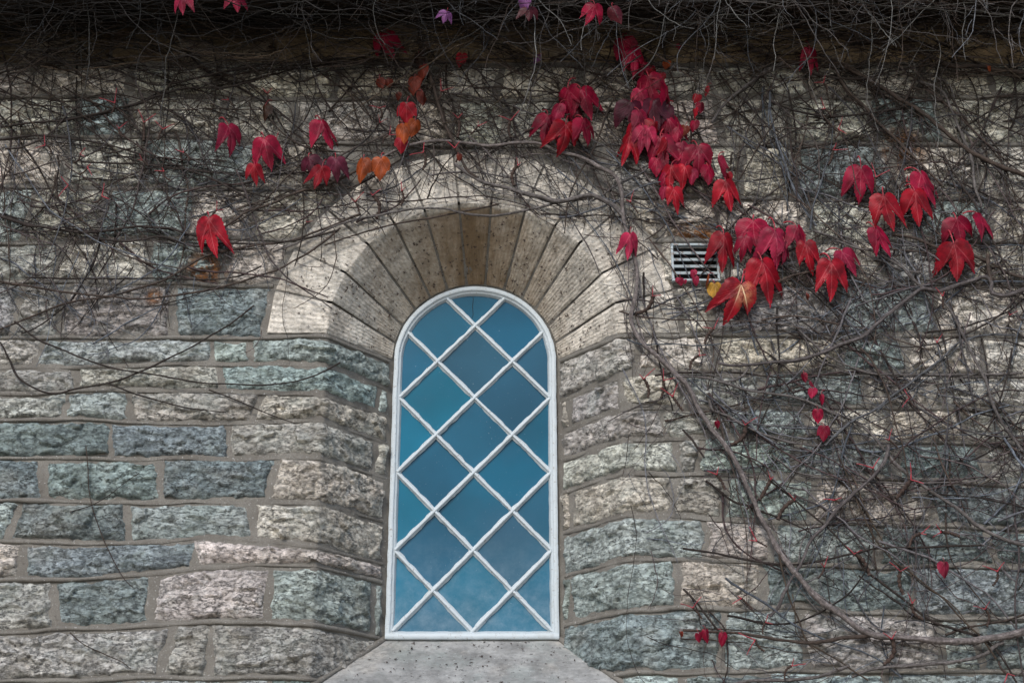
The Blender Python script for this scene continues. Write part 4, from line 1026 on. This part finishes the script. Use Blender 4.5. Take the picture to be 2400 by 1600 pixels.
def petiole_mesh(seed):
    r = np.random.default_rng(seed); t = np.linspace(0, 1, 8); bx = r.uniform(-.25, .25); up = r.uniform(.28, .5)
    P = np.stack([bx * t ** 1.5, .01 + up * np.sin(t * 1.7), -.02 - .42 * t ** 1.6], -1)[None]
    V, Fq, _, _ = tubes(P, np.linspace(.018, .026, 8)[None], 5, np.array([[1., 1, 1]]))
    return mesh_np('petiole', V, Fq)
PM = [petiole_mesh(s) for s in range(5)]
LC = {'c': (.36, .005, .040), 'r': (.40, .006, .020), 'p': (.12, .014, .035), 'k': (.44, .02, .07), 'o': (.45, .085, .018), 'y': (.62, .33, .05),
      'd': (.22, .035, .018), 'v': (.30, .10, .30), 'b': (.055, .022, .012), 'm': (.10, .012, .02)}
# (base x, base y, tip x, tip y, shape, colour, turn about its own midrib in degrees, width factor)
LEAVES = [
 (1460,93,1470,147,'T','c',25,1.15),(1483,117,1502,178,'T','c',-15,.9),(1520,180,1538,252,'T','c',10,.95),(1563,204,1580,272,'T','c',-35,1.0),
 (1480,240,1472,316,'T','p',5,1.25),(1531,236,1522,302,'T','p',0,1.1),(1566,278,1577,343,'T','c',0,.85),(1534,287,1523,340,'T','r',-10,.9),
 (1477,315,1462,384,'T','r',12,.8),(1547,323,1554,392,'T','c',0,1.0),(1490,290,1486,337,'S','r',20,.8),(1597,336,1603,378,'S','k',25,.8),
 (1635,344,1649,412,'T','c',-5,1.15),(1586,362,1589,390,'H','c',10,1.1),(1572,390,1572,446,'T','r',0,1.05),(1606,390,1597,443,'T','r',-18,.95),
 (1557,439,1552,466,'S','k',10,1.0),(1579,442,1579,499,'T','r',0,.95),(1683,373,1686,424,'S','k',45,.8),(1701,425,1706,494,'T','r',0,1.0),(1706,405,1712,426,'H','r',20,.9),
 (1330,208,1338,268,'T','c',25,1.15),(1362,209,1395,277,'T','c',-22,1.1),(1284,272,1281,337,'T','c',0,1.0),(1327,290,1332,364,'T','r',-6,1.15),(1368,281,1394,332,'T','c',-30,1.2),
 (1656,204,1651,227,'H','r',30,.8),(1636,222,1630,241,'H','r',0,1.2),(1643,241,1640,265,'H','c',-10,1.0),(1629,255,1627,279,'H','r',35,1.0),(1629,284,1630,308,'H','c',0,1.1),
 (1606,295,1604,323,'H','d',0,1.0),(1551,172,1552,193,'H','r',0,1.05),(1564,143,1564,163,'H','o',0,1.1),(1590,104,1591,116,'S','k',0,1.0),(1262,129,1254,150,'S','v',25,1.0),
 (2018,394,2013,469,'T','c',0,.95),(2158,407,2190,483,'T','c',-32,1.0),(2144,448,2156,527,'T','r',10,.92),(2071,460,2083,541,'T','r',-8,1.0),
 (1765,518,1776,580,'T','c',-12,1.45),(1818,540,1823,617,'T','c',0,.92),(1697,550,1697,633,'T','r',-12,.8),(1868,532,1893,592,'T','c',-25,1.0),(1888,570,1897,636,'T','r',-10,.9),
 (1787,612,1796,717,'T','r',-18,.95),(1737,665,1736,753,'T','P',0,1.05),(1947,614,1960,704,'T','r',-8,1.0),(1974,590,2002,645,'T','k',-25,1.35),
 (2053,537,2083,604,'T','c',-30,.95),(2242,513,2250,576,'T','c',0,1.25),(2236,570,2256,655,'T','r',-8,1.1),(2296,503,2340,556,'T','c',-30,1.15),
 (1675,664,1679,703,'H','y',0,1.0),(1625,633,1621,649,'S','k',20,1.4),(1629,649,1633,671,'H','k',10,.9),(1594,652,1594,669,'H','k',0,1.4),(1606,655,1605,667,'H','k',20,.8),
 (1659,646,1649,674,'H','o',60,.7),(1477,549,1479,608,'T','r',-15,.8),
 (899,80,913,138,'T','c',0,1.1),(536,295,554,359,'T','c',-5,1.05),(619,325,619,395,'T','c',0,1.0),(596,387,594,435,'T','r',0,1.0),(754,284,780,343,'T','c',-28,1.1),
 (723,369,731,412,'T','p',10,1.3),(754,392,747,441,'T','r',0,1.05),(787,371,784,427,'T','p',0,1.05),(851,374,858,426,'S','o',8,.85),(893,372,888,423,'S','o',-5,.95),
 (971,182,976,218,'H','d',0,1.0),(889,185,893,209,'H','d',0,1.05),(912,187,912,205,'H','d',0,1.3),(992,154,990,191,'H','d',15,.95),(981,124,986,156,'H','b',0,.9),
 (991,216,994,248,'H','d',-25,1.0),(953,244,954,289,'S','r',10,1.1),(934,218,934,237,'H','d',20,1.0),(945,292,950,334,'S','o',0,.9),(974,282,971,320,'H','o',0,.95),
 (940,325,937,359,'S','r',0,1.15),(622,247,621,280,'S','b',30,1.0),(1083,126,1083,156,'H','r',0,1.0),(490,514,502,594,'T','r',0,.85),
 (428,-14,428,30,'T','k',0,1.1),(553,-16,553,24,'T','k',0,1.2),(1047,28,1040,52,'T','v',0,1.4),(1240,18,1243,48,'T','m',0,1.7),(1393,12,1386,57,'T','c',10,1.1),
 (1436,18,1445,54,'S','m',25,.9),(1228,-6,1238,28,'S','v',30,1.0),(1898,116,1907,168,'T','c',-5,.8),(2318,156,2320,169,'H','o',0,1.0),
 (1883,875,1886,899,'H','c',20,.95),(1900,893,1906,910,'H','c',-20,1.2),(1905,910,1905,933,'H','k',0,1.2),(1924,926,1923,952,'H','c',35,.9),(1917,960,1922,993,'H','c',0,.95),(1932,1000,1932,1035,'S','c',0,.95),
 (1680,987,1681,1005,'H','c',30,.8),(2213,1318,2216,1356,'H','c',0,.9),(1637,1483,1641,1506,'H','c',20,.95),(1654,1476,1655,1507,'H','c',-15,.8),(1694,1483,1697,1515,'H','c',0,.85),
 (1470,128,1478,166,'S','c',15,.95),(1536,164,1530,200,'T','r',-20,.9),(1500,212,1494,262,'T','c',20,.85),(1548,228,1556,282,'T','c',-25,.9),(1508,300,1500,356,'T','k',15,.85),(1562,330,1572,380,'T','r',-20,.85),(1540,372,1534,410,'S','c',20,.9),(1600,352,1606,396,'T','c',-10,.9),(1660,390,1668,432,'S','c',-20,.9),(1655,356,1668,398,'T','r',-30,.9),(1310,246,1300,290,'S','k',25,.85),(1745,556,1738,606,'T','c',20,.85),(1840,568,1848,618,'T','k',-20,.85),
 (1508,150,1498,186,'T','c',20,1.0),(1500,262,1512,318,'T','c',-20,.9),(1558,250,1553,300,'T','p',15,1.0),(1520,300,1508,352,'T','c',10,.9),(1590,300,1588,338,'S','c',-20,.9),(1622,398,1618,432,'S','k',15,.9),(1560,405,1554,438,'S','c',20,.9),(1350,250,1352,282,'S','m',0,.9),
 (1595,1480,1598,1494,'H','d',20,.9),(742,378,748,395,'H','m',10,1.2),(1076,362,1078,378,'H','d',10,1.1),(1890,690,1893,705,'S','d',40,.9),
]
def put_leaf(i, L):
    bx, by, tx, ty_, kind, colr, yaw, wf = L
    eave = by < 62
    oy = -(.50 + .1 * rng.uniform()) if eave else -rng.uniform(.095, .125)
    big = math.hypot(tx - bx, ty_ - by) > 45
    if not big and not eave: oy = -rng.uniform(.075, .095)
    B = unp(bx, by, oy); Tp = unp(tx, ty_, oy + (.02 if big else .01))
    ev = Tp - B; ln = np.linalg.norm(ev); ev /= ln; ra_ = rng.normal(0, .10); ev = np.array([ev[0] * math.cos(ra_) - ev[2] * math.sin(ra_), ev[1], ev[0] * math.sin(ra_) + ev[2] * math.cos(ra_)])
    out = np.array([0, -1., .0]); eu = np.cross(ev, out) * -1; eu /= np.linalg.norm(eu)
    if eu[0] < 0: eu = -eu
    en = np.cross(eu, -ev); en /= np.linalg.norm(en)
    if en[1] > 0: en = -en
    a = math.radians(yaw * 1.25 + rng.normal(0, 14)); eu2 = eu * math.cos(a) + en * math.sin(a); en2 = -eu * math.sin(a) + en * math.cos(a)
    me = LMP if colr == 'P' else LM[kind][int(rng.integers(12))]
    o = link('leaf', me, MAT_LEAF_PATCH if colr == 'P' else MAT_LEAF)
    s = ln * rng.uniform(.94, 1.06)
    mat = Matrix(((eu2[0] * s * wf * .9, -ev[0] * s, en2[0] * s, B[0]), (eu2[1] * s * wf * .9, -ev[1] * s, en2[1] * s, B[1]), (eu2[2] * s * wf * .9, -ev[2] * s, en2[2] * s, B[2]), (0, 0, 0, 1)))
    par = VE if eave else (VL if bx < 1170 else VR)
    o.parent = par; o.matrix_basis = Matrix.Translation(-Vector(par.location)) @ mat
    c = np.array(LC['r' if colr == 'P' else ('k' if colr in 'cr' and rng.uniform() < .07 else colr)]) * rng.uniform(.6, 1.05); o.color = (*np.clip(c, 0, 1), 1)
    p = link('petiole', PM[i % 5], MAT_PETIOLE, o)
for i, L in enumerate(LEAVES): put_leaf(i, L)

# ---- spur shoots left bare: knobbly brown spur with a red fork of old leaf stalks
def spur_mesh(seed):
    r = np.random.default_rng(seed); n = 16; t = np.linspace(0, 1, n)
    P = np.stack([r.uniform(-.25, .25) * np.sin(t * 3.0), t * 1.0 - 1.0, .25 * t ** 1.5 - .25], -1)[None]
    R = (.062 + .04 * np.where(np.arange(n) % 3 == 0, 1, 0) + .02 * t)[None]
    V, Fq, _, _ = tubes(P, R, 6, np.array([[1., 1, 1]])); return mesh_np('spur', V, Fq)
def fork_mesh(seed):
    r = np.random.default_rng(seed); P = []
    for sg in (-1, 1):
        l = r.uniform(.35, 1.25); a = r.uniform(.3, 1.35); t = np.linspace(0, 1, 7)
        P.append(np.stack([sg * l * np.sin(a) * t, l * np.cos(a) * t + sg * 0 - .12 * t ** 2 * l, .18 * t], -1))
    P = np.array(P); V, Fq, _, _ = tubes(P, np.repeat(np.linspace(.042, .02, 7)[None], 2, 0), 5, np.ones((2, 3))); return mesh_np('red_fork', V, Fq)
SM = [spur_mesh(s) for s in range(6)]; FM = [fork_mesh(s) for s in range(8)]
SP = []
def sp(off, lst):
    for x, y, x2, y2 in lst: SP.append((off[0] + x / 2.936, off[1] + y / 2.936, off[0] + x2 / 2.936, off[1] + y2 / 2.936))
sp(r9, [(235,135,290,240),(605,170,530,310),(770,310,640,460),(1310,90,1335,150),(1045,310,1080,370),(1180,680,1290,830),(1780,530,1900,560),(405,985,480,1060),(570,1150,550,1230),(1580,1020,1650,1130),(2080,1060,2090,1180),(2165,800,2130,900),(975,770,930,850),(1570,170,1470,300),(500,1270,560,1350),(750,1450,700,1540),(1440,1265,1385,1440),(2235,1500,2170,1420),(70,1050,130,1130),(510,590,570,630),(1500,800,1520,960),(1640,540,1560,640)])
sp(r5, [(2140,470,2020,590),(2080,1040,2110,1170),(2215,1050,2200,1170),(2280,1160,2349,1260)])
sp(r6, [(215,695,150,800),(115,880,50,980),(430,1355,330,1490),(1750,790,1760,830),(1420,1460,1450,1500),(1790,470,1790,560),(1560,1170,1600,1240),(2250,600,2250,640)])
sp(r2, [(265,745,260,830),(685,630,670,680),(805,815,800,950),(940,870,895,930),(1165,830,1165,950),(1215,1140,1190,1280),(215,1345,250,1540),(415,1315,410,1420),(95,1390,125,1470),(1990,1390,2040,1470),(265,845,250,880),(330,930,300,980),(780,1020,790,1120),(565,1050,560,1170)])
sp(r1, [(790,710,770,790),(990,845,990,970),(1120,890,1095,970),(820,885,860,950),(550,1060,520,1120),(1265,1050,1300,1110),(1840,645,1840,730),(1575,690,1600,730),(470,1275,520,1330),(1130,1180,1180,1250),(310,1000,350,1060),(600,1150,560,1200),(980,1105,1010,1140),(2110,1530,2100,1560),(1490,1450,1450,1520),(1890,990,1900,1050),(700,1350,640,1400)])
sp(r3, [(970,570,990,650),(1035,1035,1000,1140),(980,750,1010,800),(1330,1220,1340,1330),(1540,1250,1500,1300),(1070,890,1040,960)])
for i, (x, y, x2, y2) in enumerate(SP):
    B = unp(x, y, -.075); E = unp(x2, y2, -.05); d = B - E; d[1] = 0; ln = max(np.linalg.norm(d), .03); d /= ln
    ex = np.array([d[2], 0, -d[0]]); par = VL if x < 1170 else VR
    s = min(ln, .11)
    def mtx(sc): return Matrix.Translation(-Vector(par.location)) @ Matrix(((ex[0] * sc, d[0] * sc, 0, B[0]), (0, 0, -sc, B[1]), (ex[2] * sc, d[2] * sc, 0, B[2]), (0, 0, 0, 1)))
    o = link('spur', SM[i % 6], MAT_SPUR, par); o.matrix_basis = mtx(max(s, .05))
    f = link('red_fork', FM[int(rng.integers(8))], MAT_PETIOLE, o); k = rng.uniform(.05, .075) / max(s, .05); f.scale = (k, k, k); f.rotation_euler = (0, 0, rng.normal(0, .5))
